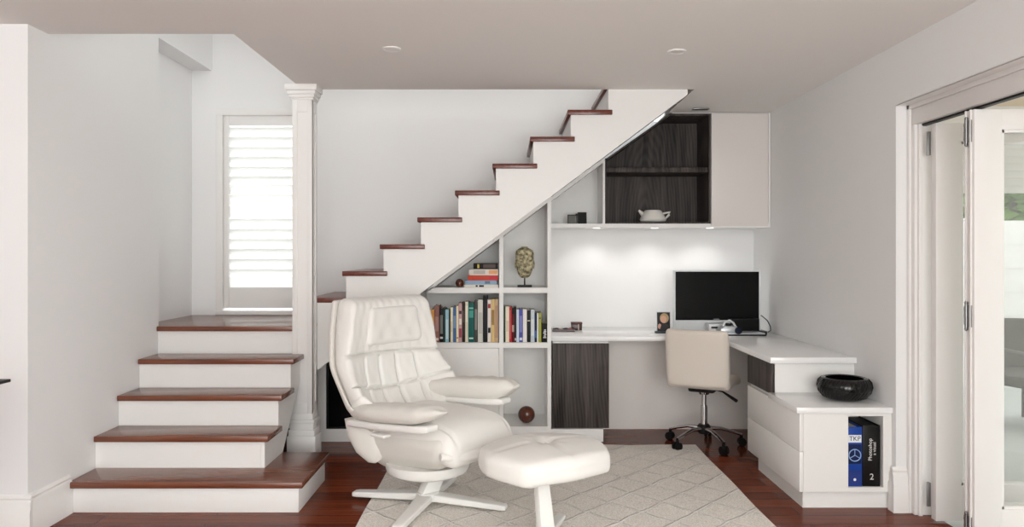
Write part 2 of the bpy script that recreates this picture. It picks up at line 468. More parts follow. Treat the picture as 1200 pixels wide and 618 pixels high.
# ---- column at the foot of the upper flight
cr = struct_root('column', (-1.326, 4.934, 0))
x0, x1, y0, y1 = -1.39, -1.262, 4.87, 4.998
s = MB(); s.box(x0 + .006, x1 - .006, y0 + .006, y1, 0.2, CEIL)
e = 0.032
for (a, b_) in ((x0, x0 + e), (x1 - e, x1)): s.box(a, b_, y0, y0 + .02, 0.3, 2.36, .002)
s.box(x0 + e - .001, x1 - e + .001, y0, y0 + .02, 2.26, 2.36, .002).box(x0 + e - .001, x1 - e + .001, y0, y0 + .02, 0.3, 0.38, .002)
for (a, b_) in ((y0 + .001, y0 + e), (y1 - e, y1)): s.box(x1 - .02, x1, a, b_, 0.3, 2.36, .002); s.box(x0, x0 + .02, a, b_, .3, 2.36, .002)
s.box(x1 - .02, x1, y0 + e - .001, y1 - e + .001, 2.26, 2.36).box(x1 - .02, x1, y0 + e - .001, y1 - e + .001, .3, .38)
s.build('shaft', M['trim'], cr)
k = MB()
for (p, z0, z1) in ((0.008, 2.34, 2.352), (0.016, 2.352, 2.372), (0.026, 2.372, 2.396), (0.038, 2.396, CEIL)):
    k.box(x0 - p, x1 + p, y0 - p, y1, z0, z1, 0.003)
k.build('capital', M['trim'], cr)
k = MB()
for (p, z0, z1) in ((0.028, 0.0, 0.17), (0.02, 0.17, 0.21), (0.012, 0.21, 0.25), (0.018, 0.25, 0.275), (0.006, 0.275, 0.31)):
    k.box(x0 - p, x1 + p, y0 - p, y1, z0, z1, 0.004)
k.build('plinth', M['trim'], cr)

# ---- window with plantation shutter
wr = struct_root('window_1', ((wx0 + wx1) / 2, BACK, wz0))
f = MB()
a = 0.035
f.box(wx0 - .03, wx0 + .021, BACK - .018, BACK - .001, wz0 - .01, wz1 - .02, .002).box(wx1 - .021, wx1 + .03, BACK - .018, BACK - .001, wz0 - .01, wz1 - .02, .002)
f.box(wx0 - .03, wx1 + .03, BACK - .018, BACK - .001, wz1 - .021, wz1 + .03, .002).box(wx0 - .03, wx1 + .03, BACK - .03, BACK + .05, wz0 - .02, wz0 + .012, .002)
f.box(wx0, wx0 + .02, BACK, BACK + .1, wz0, wz1).box(wx1 - .02, wx1, BACK, BACK + .1, wz0, wz1).box(wx0, wx1, BACK, BACK + .1, wz1 - .02, wz1)
f.build('window_frame', M['trim'], wr)
p0, p1 = wx0 + .022, wx1 - .022; st = 0.042
zb, zt = PZ(361.5, BACK), PZ(134.5, BACK); lb, lt = PZ(337, BACK), PZ(147, BACK)
f = MB()
f.box(p0, p0 + st, BACK + .005, BACK + .035, zb, zt, .003).box(p1 - st, p1, BACK + .005, BACK + .035, zb, zt, .003)
f.box(p0 + st, p1 - st, BACK + .005, BACK + .035, lt, zt, .003).box(p0 + st, p1 - st, BACK + .005, BACK + .035, zb, lb, .003)
f.build('shutter_frame', M['trim'], wr)
cs = [153.6 + 11.5 * i for i in range(8)] + [248.0] + [260.9 + 11.7 * i for i in range(6)] + [331.5]
for i, yc in enumerate(cs):
    z = PZ(yc, BACK); l = MB()
    tilt = R(40)
    if i in (8, 15): tilt = R(80)
    elif i in (6, 7): tilt = R(66)
    mt = Matrix.Translation(((p0 + p1) / 2, BACK + .022, z)) @ Matrix.Rotation(-tilt, 4, 'X')
    n = 10; prof = [(0.043 * math.cos(2 * math.pi * q / n), 0.0055 * math.sin(2 * math.pi * q / n)) for q in range(n)]
    l.prism(prof, 'X', -(p1 - p0) / 2 + st, (p1 - p0) / 2 - st, 0, mt)
    l.build('louvre', M['louvre'], wr)
MB().box(wx0 + .02, wx1 - .02, BACK + .09, BACK + .096, wz0, wz1).build('glass_pane', M['glass'], wr)

# ================================================================== STAIRCASE
st_ = thing('staircase', 'white staircase with red brown timber treads turning from the left wall up to the ceiling', 'staircase', (-1.6, 3.9, 0), fixed=True)
def tz(n): return (37 + 40.4 * (n - 1)) * U
G = 0.248; TT = 0.032
def ny(n): return 3.894 + G * (n - 1)
# lower flight
MB().box(WL + .002, -1.06, 3.894, 4.50, tz(1) - TT, tz(1), .005).build('tread', M['tread'], st_)
MB().box(WL + .002, -1.085, 3.918, 4.48, 0.0, tz(1) - TT, .002).build('riser', M['joinery'], st_)
for n in (2, 3, 4):
    MB().box(WL + .002, -1.316, ny(n), ny(n) + .272, tz(n) - TT, tz(n), .005).build('tread', M['tread'], st_)
    MB().box(WL + .002, -1.3625, ny(n) + .023, ny(n) + .045, tz(n - 1), tz(n) - TT).build('riser', M['joinery'], st_)
MB().box(WL + .002, -1.392, ny(5) + .023, ny(5) + .042, tz(4), tz(5) - TT).build('riser', M['joinery'], st_)
MB().prism([(WL + .002, ny(5)), (-1.392, ny(5)), (-1.392, 5.0), (-1.315, 5.0), (-1.315, BACK - .001), (-2.428, BACK - .001), (-2.428, 4.922), (WL + .002, 4.922)], 'Z', tz(5) - TT, tz(5), .004).build('landing', M['tread'], st_)
side = [(3.94, tz(1)), (ny(2) + .023, tz(1)), (ny(2) + .023, tz(2) - TT), (ny(3) + .023, tz(2) - TT), (ny(3) + .023, tz(3) - TT), (ny(4) + .023, tz(3) - TT),
        (ny(4) + .023, tz(4) - TT), (4.866, tz(4) - TT), (4.866, 0.52), (4.75, 0.41), (4.50, tz(1))]
MB().prism(side[1:], 'X', -1.362, -1.34).build('stringer', M['joinery'], st_)
# upper flight
def nx(n): return -1.093 + G * (n - 7)
NTOP = 15
for n in range(6, NTOP + 1):
    xl = max(nx(n), -1.33)
    y0_ = 5.0 if n == 6 else 4.98
    MB().box(xl, nx(n) + .296, y0_, BACK - .002, tz(n) - TT, tz(n), .004).build('tread', M['tread_y'], st_)
    xr = nx(n) + .023
    MB().box(xr, xr + .02, 5.036, BACK - .002, tz(n - 1), tz(n) - TT).build('riser', M['joinery'], st_)
x_l = -1.262
pts = [(x_l, zs(x_l)), (x_l, tz(6) - TT)]
for n in range(7, NTOP + 1): pts += [(nx(n) + .023, tz(n - 1) - TT), (nx(n) + .023, tz(n) - TT)]
pts += [(nx(NTOP) + .3, tz(NTOP) - TT), (nx(NTOP) + .3, zs(nx(NTOP) + .3))]
MB().prism(pts, 'Y', 5.0, 5.035).build('stringer', M['joinery'], st_)
xe = nx(NTOP) + .3
MB().prism([(x_l, zs(x_l) + .018), (xe, zs(xe) + .018), (xe, zs(xe) + .034), (x_l, zs(x_l) + .034)], 'Y', 5.036, BACK - .002).build('soffit', M['joinery'], st_)

# ================================================================== UNDER-STAIR SHELVING
SF, SB = 5.40, 5.84
sh = thing('bookcase', 'white built in bookcase with sloping top fitted under the stairs', 'bookcase', (-0.3, 5.5, 0), fixed=True)
g = 0.003
def under(X): return zs(X) + 0.014
xa, xb, xc, xd = PX(493, SF), -0.061, -0.031, 0.284
MB().prism([(xd, .09), (0.311, .09), (0.311, under(.311)), (xd, under(xd))], 'Y', SF, 6.17).build('end_panel', M['joinery'], sh)
MB().prism([(xb, .09), (xc, .09), (xc, under(xc)), (xb, under(xb))], 'Y', SF, SB).build('divider', M['joinery'], sh)
zA0, zA1 = PZ(343.6, SF), PZ(337.4, SF); zB0, zB1 = PZ(408, SF), PZ(402, SF)
xl = xs(zA1 + .014)
MB().prism([(xs(zA0 + .014), zA0), (xb, zA0), (xb, zA1), (xl, zA1)], 'Y', SF, SB).build('shelf', M['joinery'], sh)
MB().box(xc, xd, SF, SB, zA0, zA1).build('shelf', M['joinery'], sh)
MB().box(xa, xb, SF, SB, zB0, zB1).build('shelf', M['joinery'], sh)
MB().box(xc, xd, SF, SB, zB0, zB1).build('shelf', M['joinery'], sh)
MB().box(xc, xd, SF, SB, .09, .108).build('shelf', M['joinery'], sh)
MB().box(xa, xb - .002, SF, SF + .02, .092, zB0 - .002, .002).build('cupboard_door', M['joinery'], sh)
MB().prism([(xa - .02, .09), (xa, .09), (xa, under(xa)), (xa - .02, under(xa - .02))], 'Y', SF, SB).build('end_panel', M['joinery'], sh)
MB().prism([(xa, .09), (xd, .09), (xd, under(xd)), (xa, under(xa))], 'Y', SB, SB + .016).build('back_panel', M['joinery'], sh)
MB().box(-1.36, PX(707, SF), SF, SF + .018, 0, .09).build('kickboard', M['joinery'], sh)
xtl = xs(zA1 + .014)
MB().prism([(xtl + .002, under(xtl + .002) - .028), (xb, under(xb) - .028), (xb, under(xb)), (xtl + .002, under(xtl + .002))], 'Y', SF, SB).build('top_rail', M['joinery'], sh)
MB().prism([(xc, under(xc) - .028), (xd, under(xd) - .028), (xd, under(xd)), (xc, under(xc))], 'Y', SF, SB).build('top_rail', M['joinery'], sh)
# sloping infill left of the books with a black panel
xk0, xk1 = PX(382, SF), PX(448, SF)
MB().prism([(-1.36, .09), (xk0, .09), (xk0, under(xk0)), (-1.36, under(-1.36))], 'Y', SF, SF + .02).build('infill_panel', M['joinery'], sh)
MB().prism([(xk1, .09), (xa - .02, .09), (xa - .02, under(xa - .02)), (xk1, under(xk1))], 'Y', SF, SF + .02).build('infill_panel', M['joinery'], sh)
bp_ = thing('glass_panel', 'black glossy panel set below the stairs behind the white recliner', 'panel', ((xk0 + xk1) / 2, SF, .09), fixed=True)
MB().prism([(xk0 + .002, .092), (xk1 - .002, .092), (xk1 - .002, under(xk1)), (xk0 + .002, under(xk0))], 'Y', SF + .02, SF + .035).build('glass_sheet', M['blackgloss'], bp_)
t_ = MB(); t_.box(xk0 + .002, xk0 + .012, SF + .004, SF + .02, .092, under(xk0)).box(xk1 - .012, xk1 - .002, SF + .004, SF + .02, .092, under(xk1)).box(xk0 + .012, xk1 - .012, SF + .004, SF + .02, .092, .102)
t_.build('frame', M['black'], bp_)

# ---- books
def book(w, h, d, cover, label, group, at=None, lying=False, marks=()):
    """upright: spine faces -Y, at = (x left, y front, z bottom). lying: w along X is the height of the book."""
    o = thing('book', label, 'book', (0, 0, 0), 0, group)
    t = min(.003, w * .2)
    c = MB()
    if not lying:
        c.box(0, w, 0, t, 0, h, .0008).box(0, t, t * .5, d, 0, h, .0006).box(w - t, w, t * .5, d, 0, h, .0006)
        c.build('cover', cmat(cover), o)
        MB().box(t, w - t, t, d - .005, .003, h - .003).build('page_block', M['paper'], o)
        for (z0, z1, rgb) in marks:
            MB().box(w * .12, w * .88, -.0006, .0004, z0 * h, z1 * h).build('spine_title', cmat(rgb), o)
    else:
        c.box(0, h, 0, t, 0, w, .0008).box(0, h, t * .5, d, 0, t, .0006).box(0, h, t * .5, d, w - t, w, .0006)
        c.build('cover', cmat(cover), o)
        MB().box(.003, h - .003, t, d - .005, t, w - t).build('page_block', M['paper'], o)
        for (z0, z1, rgb) in marks:
            MB().box(z0 * h, z1 * h, -.0006, .0004, w * .2, w * .85).build('spine_title', cmat(rgb), o)
    o.location = at
    return o
DB = 5.435
T = 'books in the lower left compartment'
row1 = [ # x0 x1 top colour label marks
 (505.0, 508.8, 363.0, (222, 160, 84), 'yellow orange book spine beside the recliner, first of the long row', ((.1, .6, (236, 214, 150)),)),
 (509.2, 514.6, 358.5, (150, 104, 96), 'dusty pink brown book second from the left in the long row', ((.05, .12, (220, 210, 200)), (.3, .7, (176, 136, 128)))),
 (515.2, 519.5, 361.5, (24, 22, 24), 'black book with white spine lettering beside the pink brown book', ((.1, .16, (230, 230, 226)), (.25, .8, (120, 120, 118)))),
 (519.6, 521.7, 362.0, (22, 52, 48), 'thin dark green book between black book and pale blue book', ()),
 (521.9, 525.9, 363.2, (156, 196, 208), 'pale blue book in the left half of the long row', ((.1, .7, (196, 222, 228)),)),
 (526.0, 527.7, 362.5, (28, 26, 26), 'thin black book right of the pale blue book', ()),
 (527.9, 530.8, 360.4, (230, 222, 190), 'cream book left of the medium blue book', ((.3, .6, (214, 204, 170)),)),
 (530.9, 534.6, 360.0, (72, 104, 150), 'medium blue book between two cream books', ((.4, .75, (120, 148, 184)),)),
 (534.7, 537.3, 358.7, (232, 220, 186), 'cream book right of the medium blue book', ((.1, .14, (180, 120, 90)),)),
 (537.5, 541.4, 355.3, (196, 160, 160), 'spotted pink and white book right of the cream spines', ((.12, .35, (160, 64, 84)), (.45, .6, (236, 226, 220)), (.72, .8, (60, 40, 44)))),
 (541.6, 545.0, 355.0, (52, 40, 36), 'dark brown book left of the cream and teal books', ((.5, .8, (84, 70, 64)),)),
 (545.2, 548.6, 353.8, (226, 218, 196), 'cream book directly left of the teal book', ((.5, .9, (240, 234, 216)),)),
 (548.8, 555.4, 355.0, (22, 92, 86), 'wide teal green book in the middle of the long row', ((.62, .8, (72, 156, 144)), (.84, .88, (120, 190, 176)), (.08, .12, (200, 220, 210)))),
 (555.7, 559.8, 353.0, (72, 70, 68), 'dark grey book right of the teal book', ((.3, .8, (130, 128, 124)),)),
 (560.0, 565.7, 351.4, (214, 212, 204), 'wide pale grey white book left of the tall black book', ((.2, .7, (190, 188, 182)),)),
 (566.0, 571.2, 347.0, (30, 30, 36), 'tall black book, tallest of the long row', ()),
 (571.4, 575.3, 351.4, (236, 226, 222), 'white book with small black block on its spine beside the tall black book', ((.22, .34, (20, 20, 20)), (.8, .9, (160, 50, 50)))),
 (575.5, 579.7, 350.8, (222, 192, 132), 'yellow tan book second from the right end of the long row', ((.4, .75, (160, 126, 76)),)),
 (579.9, 584.0, 350.8, (206, 178, 146), 'pinkish tan book at the right end of the long row against the divider', ((.1, .85, (188, 152, 128)),)),
]
for (a, b_, top, rgb, lab, mk) in row1:
    a_, b2 = PX(a, DB), PX(b_, DB)
    book(b2 - a_, PZ(top, DB) - zB1, .17 + .03 * random.random(), rgb, lab, T, (a_, DB, zB1), marks=mk)
T = 'books in the middle compartment beside the desk'
row2 = [
 (590.4, 592.2, 359.0, (40, 66, 52), 'thin dark green book against the left side of the short row', ()),
 (592.4, 596.6, 359.4, (236, 226, 204), 'cream book at the left of the short row beside the red book', ((.3, .6, (222, 206, 184)),)),
 (596.8, 599.3, 359.8, (196, 44, 52), 'bright red book in the short row', ((.1, .9, (210, 80, 84)),)),
 (599.5, 602.9, 361.0, (96, 22, 28), 'dark red book with black top beside the bright red book', ((.82, 1.0, (26, 20, 20)), (.3, .5, (180, 150, 140)))),
 (603.0, 605.0, 360.2, (22, 34, 32), 'thin black book right of the dark red book', ((.05, .12, (210, 210, 205)),)),
 (605.2, 608.2, 363.0, (206, 218, 232), 'pale blue white book left of the purple blue book', ()),
 (608.4, 612.6, 362.6, (84, 90, 168), 'purple blue book in the short row', ((.06, .14, (226, 228, 240)), (.3, .8, (128, 134, 196)))),
 (612.8, 617.4, 362.6, (240, 236, 230), 'white book right of the purple blue book', ()),
 (617.7, 621.8, 364.0, (30, 34, 36), 'black book with pale line across its spine in the short row', ((.66, .69, (226, 222, 200)),)),
 (622.0, 626.4, 363.0, (200, 210, 216), 'blue grey white book right of the black lined book', ((.2, .7, (222, 228, 230)),)),
 (626.6, 629.1, 367.0, (30, 44, 74), 'thin navy book with lighter blue lower spine', ((.15, .4, (70, 110, 170)),)),
 (629.3, 631.0, 367.4, (238, 238, 232), 'thin white book left of the olive green book', ()),
 (631.2, 634.4, 367.0, (166, 168, 72), 'olive green book in the short row', ((.8, .84, (70, 70, 40)),)),
 (634.7, 643.2, 379.2, (18, 17, 18), 'short thick black book at the right end of the short row', ()),
]
last = None
for (a, b_, top, rgb, lab, mk) in row2:
    a_, b2 = PX(a, DB), PX(b_, DB)
    last = book(b2 - a_, PZ(top, DB) - zB1, .17 + .03 * random.random(), rgb, lab, T, (a_, DB, zB1), marks=mk)
mk_ = MB()
for i in range(6): mk_.box(.012 + .003 * (i % 3), .034 - .003 * (i % 2), -.0008, .0004, .03 + .011 * i, .037 + .011 * i)
mk_.build('spine_title', cmat((226, 226, 226)), last)
T = 'books lying in a stack in the triangular compartment'
stack = [
 (543.8, 583.9, 333.9, 337.2, (230, 226, 214), 'white book with dark spine marks at the bottom of the lying stack', ((.34, .4, (24, 30, 50)), (.44, .58, (30, 30, 34)))),
 (545.3, 582.4, 329.1, 333.9, (150, 178, 204), 'light blue book second from bottom of the lying stack', ((.62, .78, (96, 124, 140)),)),
 (548.2, 583.9, 323.2, 329.1, (204, 78, 58), 'red orange book in the middle of the lying stack', ((.7, .98, (200, 60, 76)),)),
 (549.7, 583.9, 316.2, 323.2, (232, 224, 214), 'white book with peach block on its spine in the lying stack', ((.68, .97, (232, 172, 122)), (.15, .55, (196, 190, 182)))),
 (554.8, 583.5, 309.1, 315.9, (26, 22, 22), 'black book with gold band on top of the lying stack', ((.16, .24, (226, 204, 90)), (.4, .9, (96, 84, 80)))),
]
zz = zA1
for (a, b_, yt, yb, rgb, lab, mk) in stack:
    w_ = (yb - yt) * DB / F_PX * 1.02
    book(w_, PX(b_, DB) - PX(a, DB), .15, rgb, lab, T, (PX(a, DB), DB - .004, zz), lying=True, marks=mk); zz += w_
# dark ball by the stack, and the large wooden ball below
bl = tag(MB().sphere((0, 0, 0), .031).build('ball', M['ball']), 'small dark brown ball beside the lying stack of books', 'ball'); bl.location = (PX(538.6, DB + .03), DB + .03, zA1 + .0305)
bl = tag(MB().sphere((0, 0, 0), .062, 40).build('ball', M['ball']), 'polished dark brown wooden ball in the empty lower compartment', 'ball'); bl.location = (PX(617, 5.52), 5.52, .108 + .0615)

# ---- bronze head on stand
DH = 5.50
hd = thing('sculpture', 'mottled bronze head sculpture on small black stand above the short row of books', 'sculpture', (PX(614.8, DH), DH, zA1))
k_ = DH / F_PX
def headfn(p):
    x, y, z = p; t = z / .108            # -1 chin .. 1 crown
    w = interp([(-1, .66), (-.7, .74), (-.3, .93), (.2, 1.0), (.7, 1.03), (.9, .95), (1, .85)], t)
    x *= w; y *= interp([(-1, .6), (-.5, .85), (.3, 1.0), (1, .85)], t)
    if y < 0:
        fy = abs(x) / .06
        y -= .020 * math.exp(-(x / .010) ** 2) * math.exp(-((t + .08) / .20) ** 2)            # nose
        y -= .007 * math.exp(-(x / .022) ** 2) * math.exp(-((t + .45) / .09) ** 2)            # lips
        y += .010 * math.exp(-((abs(x) - .026) / .014) ** 2) * math.exp(-((t - .14) / .10) ** 2)  # eyes
        y -= .006 * math.exp(-((abs(x) - .026) / .02) ** 2) * math.exp(-((t - .32) / .06) ** 2)   # brow
        y += .004 * math.exp(-((t + .28) / .05) ** 2) * math.exp(-(x / .03) ** 2)
    return (x, y, z + .175)
h = MB(); h.rbox(.064, .07, .108, .042, 30, headfn)
h.build('head', M['stonehead'], hd)
for s_ in (-1, 1):
    MB().sphere((s_ * .066, .0, .165), .012, 16, (.6, 1, 2.6)).build('ear', M['stonehead'], hd)
hb = MB()
for r_ in range(4):
    for q in range(14):
        an = 2 * math.pi * q / 14; rr = .055 - .012 * r_
        hb.sphere((rr * math.cos(an), rr * math.sin(an) + .01, .262 + .008 * r_), .009, 8)
hb.build('hair', M['stonehead'], hd)
MB().cyl((0, 0, .012), (0, 0, .09), .005).build('rod', M['black'], hd)
MB().box(-.052, .052, -.035, .035, 0, .016, .002).build('base', M['black'], hd)

# ================================================================== UPPER WALL CABINET
UF = 5.80
uc = thing('wall_cabinet', 'white wall cabinet with dark timber lined open shelves above the desk', 'cabinet', (1.2, 5.9, PZ(267, UF)), fixed=True)
ux0, ux1, ux2, ux3, ux4 = 0.334, PX(706.5, UF), PX(709, UF), PX(833, UF), PX(900, UF)
zb0, zb1 = 1.546, PZ(262.3, UF); ztop = PZ(133.3, UF)
MB().box(ux0 - .014, ux4 + .02, UF, NOOK - .002, zb0, zb1).build('base_board', M['joinery'], uc)
MB().prism([(ux1, zb1), (ux2, zb1), (ux2, under(ux2)), (ux1, under(ux1))], 'Y', UF, 6.16).build('divider', M['joinery'], uc)
MB().prism([(ux0 - .014, zb1), (ux1, zb1), (ux1, under(ux1)), (ux0 - .014, under(ux0 - .014))], 'Y', 6.16, 6.18).build('back_panel', M['joinery'], uc)
MB().prism([(ux0 - .014, under(ux0 - .014) - .026), (ux1, under(ux1) - .026), (ux1, under(ux1)), (ux0 - .014, under(ux0 - .014))], 'Y', UF, 6.16).build('top_rail', M['joinery'], uc)
xt = min(xs(ztop + .02), ux3 - .05)
MB().prism([(ux2 + .002, zb1), (ux3, zb1), (ux3, ztop), (xt, ztop), (ux2 + .002, under(ux2))], 'Y', 6.16, 6.18).build('back_panel', M['veneer'], uc)['label'] = 'dark timber back panel'
MB().box(ux2 + .001, ux3, UF + .004, 6.16, zb1, zb1 + .012).box(ux3 - .014, ux3 - .0005, UF + .004, 6.16, zb1 + .012, ztop).box(ux2 + .001, ux2 + .012, UF + .004, 6.16, zb1 + .012, under(ux2) - .004).box(xt, ux3 - .014, UF + .004, 6.16, ztop - .014, ztop).prism(
    [(ux2 + .012, under(ux2) - .02), (xt, ztop - .014), (xt, ztop), (ux2 + .012, under(ux2) - .004)], 'Y', UF + .004, 6.16).build('lining', M['veneer'], uc)['label'] = 'dark timber lining'
MB().box(ux2 + .012, ux3 - .014, UF + .03, 6.16, PZ(201.5, UF), PZ(195.5, UF), .002).build('shelf', M['veneer'], uc)['label'] = 'dark timber shelf'
MB().box(ux3 + .004, ux4, UF - .004, UF + .016, zb0 + .012, ztop, .002).build('cupboard_door', M['doorwhite'], uc)
MB().box(ux3 + .0005, ux4 + .02, UF + .02, NOOK - .002, zb1, ztop).build('carcass', M['joinery'], uc)
MB().box(ux4 + .004, WR - .003, UF, UF + .018, zb1 + .001, CEIL - .004).box(xs(ztop + .03), ux4 + .004, UF + .004, UF + .02, ztop + .003, CEIL - .004).build('filler_panel', M['joinery'], uc)
for xp in (699, 767, 832):
    X_ = PX(xp, 5.88)
    MB().lathe([(0, 0), (.026, 0), (.028, .002), (.028, .003)], 24, Matrix.Translation((X_, 5.88, zb0 - .003))).build('spotlight', M['lamp'], uc)
# things in the wall cabinet
tp = thing('teapot', 'white angular ceramic teapot on the dark open shelf', 'teapot', (PX(765, 5.95), 5.95, zb1 + .0125))
MB().lathe([(.0, 0), (.075, 0), (.100, .012), (.106, .026), (.088, .060), (.070, .090), (.066, .094)], 36).build('body', M['ceramic'], tp)
MB().lathe([(.066, .094), (.060, .099), (.02, .101), (.0, .101)], 32).build('lid', M['ceramic'], tp)
MB().tube([(-.065, 0, .055), (-.088, 0, .076), (-.112, 0, .099)], .02, 12, radii=[.026, .017, .009]).build('spout', M['ceramic'], tp)
MB().tube([(.078, 0, .072), (.105, 0, .079), (.136, 0, .084), (.128, 0, .064), (.110, 0, .044), (.094, 0, .030)], .009, 10, radii=[.009, .008, .010, .010, .008, .008]).build('handle', M['ceramic'], tp)
def frame_small(name, x0_, x1_, ytop, D_, label, face, lean=8):
    w_ = PX(x1_, D_) - PX(x0_, D_); hh = PZ(ytop, D_) - zb1
    o = thing(name, label, 'photo frame', ((PX(x0_, D_) + PX(x1_, D_)) / 2, D_, zb1), 0, 'small frames in the white cabinet compartment')
    mt = Matrix.Rotation(R(-lean), 4, 'X'); b_ = .006
    MB().box(-w_/2, -w_/2 + b_, 0, .012, 0, hh, 0, mt).box(w_/2 - b_, w_/2, 0, .012, 0, hh, 0, mt).box(-w_/2 + b_, w_/2 - b_, 0, .012, hh - b_, hh, 0, mt).box(-w_/2 + b_, w_/2 - b_, 0, .012, 0, b_, 0, mt).build('frame', M['black'], o)
    MB().box(-w_/2 + b_, w_/2 - b_, .004, .008, b_, hh - b_, 0, mt).build('photo', cmat(face, .3), o)
    MB().box(-.004, .004, .012, .06, 0, .004).box(-.004, .004, .012, .016, .0, hh * .6, 0, mt).build('strut', M['black'], o)
    return o
frame_small('photo_frame', 665.3, 676.8, 251.5, 5.92, 'small black frame with grey picture, left one in the white cabinet compartment', (112, 112, 106))
fr2 = frame_small('photo_frame', 677.2, 687.6, 248.6, 5.90, 'small dark frame with black picture, right one in the white cabinet compartment', (20, 20, 19))
MB().prism([(-.033, .062), (-.058, .082), (-.03, .086)], 'Y', .006, .014).build('open_flap', M['black'], fr2)

# ================================================================== DESK
wt = tag(MB().prism([(.313, 5.49), (1.519, 5.49), (1.519, 4.365), (WR - .002, 4.365), (WR - .002, NOOK - .002), (.313, NOOK - .002)], 'Z', .709, .744, .003).build('worktop', M['stone']),
         'white L shaped desk worktop running along the back and right walls', 'worktop')
bc = thing('cupboard', 'dark timber fronted cupboard under the left end of the desk', 'cupboard', (.52, 5.6, .09), fixed=True)
MB().box(.325, .728, 5.445, 5.785, .09, .708).build('carcass', M['joinery'], bc)
MB().box(.323, .727, 5.42, 5.442, .092, .700, .0015).build('door', M['veneer'], bc)['label'] = 'dark timber door'
MB().box(.325, .684, 5.445, 5.785, 0, .09).build('plinth', M['joinery'], bc)
md = tag(MB().box(.73, WR - .003, 5.79, 5.812, .0, .706).build('modesty_panel', M['doorwhite']), 'white panel closing the knee space at the back below the desk', 'panel')

su = thing('storage_cabinet', 'low white storage cabinet with dark top drawer along the right wall under the desk end', 'cabinet', (1.78, 4.4, 0), fixed=True)
cx0, cx1 = 1.534, WR - .002
nx0, nx1, nz0, nz1 = PX(994, 3.97), PX(1035, 3.97), PZ(571.5, 3.97), PZ(488, 3.97)
c = MB()
c.box(cx0 + .02, nx0, 3.97, 4.83, .09, .505).box(nx1, cx1, 3.97, 4.83, .09, .505)
c.box(nx0, nx1, 3.97, 4.83, .09, nz0).box(nx0, nx1, 3.97, 4.83, nz1, .505).box(nx0, nx1, 4.27, 4.83, nz0, nz1)
c.build('carcass', M['joinery'], su)
MB().box(cx0, cx0 + .019, 3.97, 4.83, .09, .300, .0015).build('drawer_front', M['joinery'], su)
MB().box(cx0, cx0 + .019, 3.97, 4.83, .303, .504, .0015).build('drawer_front', M['joinery'], su)
MB().prism([(cx0 - .02, 3.955), (cx1, 3.955), (cx1, 4.395), (cx0 - .02, 4.395)], 'Z', .506, .537, .003).build('top', M['stone'], su)
MB().box(cx0 + .021, cx1, 4.396, 4.83, .506, .707).build('upper_carcass', M['joinery'], su)
MB().box(cx0, cx0 + .02, 4.396, 4.83, .525, .700, .0015).build('drawer_front', M['veneer'], su)['label'] = 'dark timber drawer front'
MB().box(1.56, cx1, 3.995, 4.70, 0, .09).build('plinth', M['joinery'], su)

# binders in the niche
bn = thing('binder', 'blue boxed book with white label and round emblem in the low cabinet niche', 'book', (nx0 + .003, 3.985, nz0))
wb = .077; hb_ = .315
MB().box(0, wb, 0, .003, 0, hb_, .001).box(0, .003, .003, .24, 0, hb_).box(wb - .003, wb, .003, .24, 0, hb_).build('cover', cmat((28, 66, 150), .35), bn)
MB().box(.004, wb - .004, .004, .235, .004, hb_ - .012).build('page_block', M['paper'], bn)
MB().box(.004, wb - .004, -.0008, .0004, .232, .272).build('spine_label', cmat((232, 234, 236)), bn)
text_mesh('lettering', 'TKP', .034, cmat((40, 46, 80)), bn, Matrix.Translation((wb / 2, -.0012, .252)) @ Matrix.Rotation(R(90), 4, 'X'))
em = MB(); nseg = 28
em.tube([(wb/2 + .031 * math.cos(2*math.pi*i/nseg), -.0008, .165 + .031 * math.sin(2*math.pi*i/nseg)) for i in range(nseg + 1)], .0028, 6)
for an in (90, 210, 330): em.tube([(wb/2, -.0008, .165), (wb/2 + .03 * math.cos(R(an)), -.0008, .165 + .03 * math.sin(R(an)))], .002, 6)
em.build('emblem', cmat((150, 180, 226)), bn)
MB().box(.004, wb - .004, -.0006, .0004, .12, .222).build('spine_band', cmat((24, 36, 74), .35), bn)
MB().box(.004, wb - .004, -.0006, .0004, .005, .085).build('spine_band', cmat((44, 62, 130), .35), bn)
MB().sphere((wb / 2, -.0002, .036), .008, 14, (1, .2, 1)).build('spine_logo', cmat((240, 242, 246)), bn)
bk = thing('binder', 'thick black boxed book with white lettering beside the blue one in the low cabinet', 'book', (nx0 + .083, 3.985, nz0))
wk = .092; hk = .322
MB().box(0, wk, 0, .003, 0, hk, .001).box(0, .003, .003, .24, 0, hk).box(wk - .003, wk, .003, .24, 0, hk).build('cover', cmat((20, 18, 19), .4), bk)
MB().box(.004, wk - .004, .004, .235, .004, hk - .006).build('page_block', M['black'], bk)
RV = Matrix.Rotation(R(90), 4, 'X') @ Matrix.Rotation(R(90), 4, 'Z')
text_mesh('lettering', 'Photoshop', .027, cmat((236, 234, 232)), bk, Matrix.Translation((.040, -.0006, .195)) @ RV)
text_mesh('lettering', 'a visual', .024, cmat((226, 224, 222)), bk, Matrix.Translation((.062, -.0006, .200)) @ RV)
text_mesh('numeral', '2', .046, cmat((230, 230, 228)), bk, Matrix.Translation((.048, -.0006, .050)) @ Matrix.Rotation(R(90), 4, 'X'))

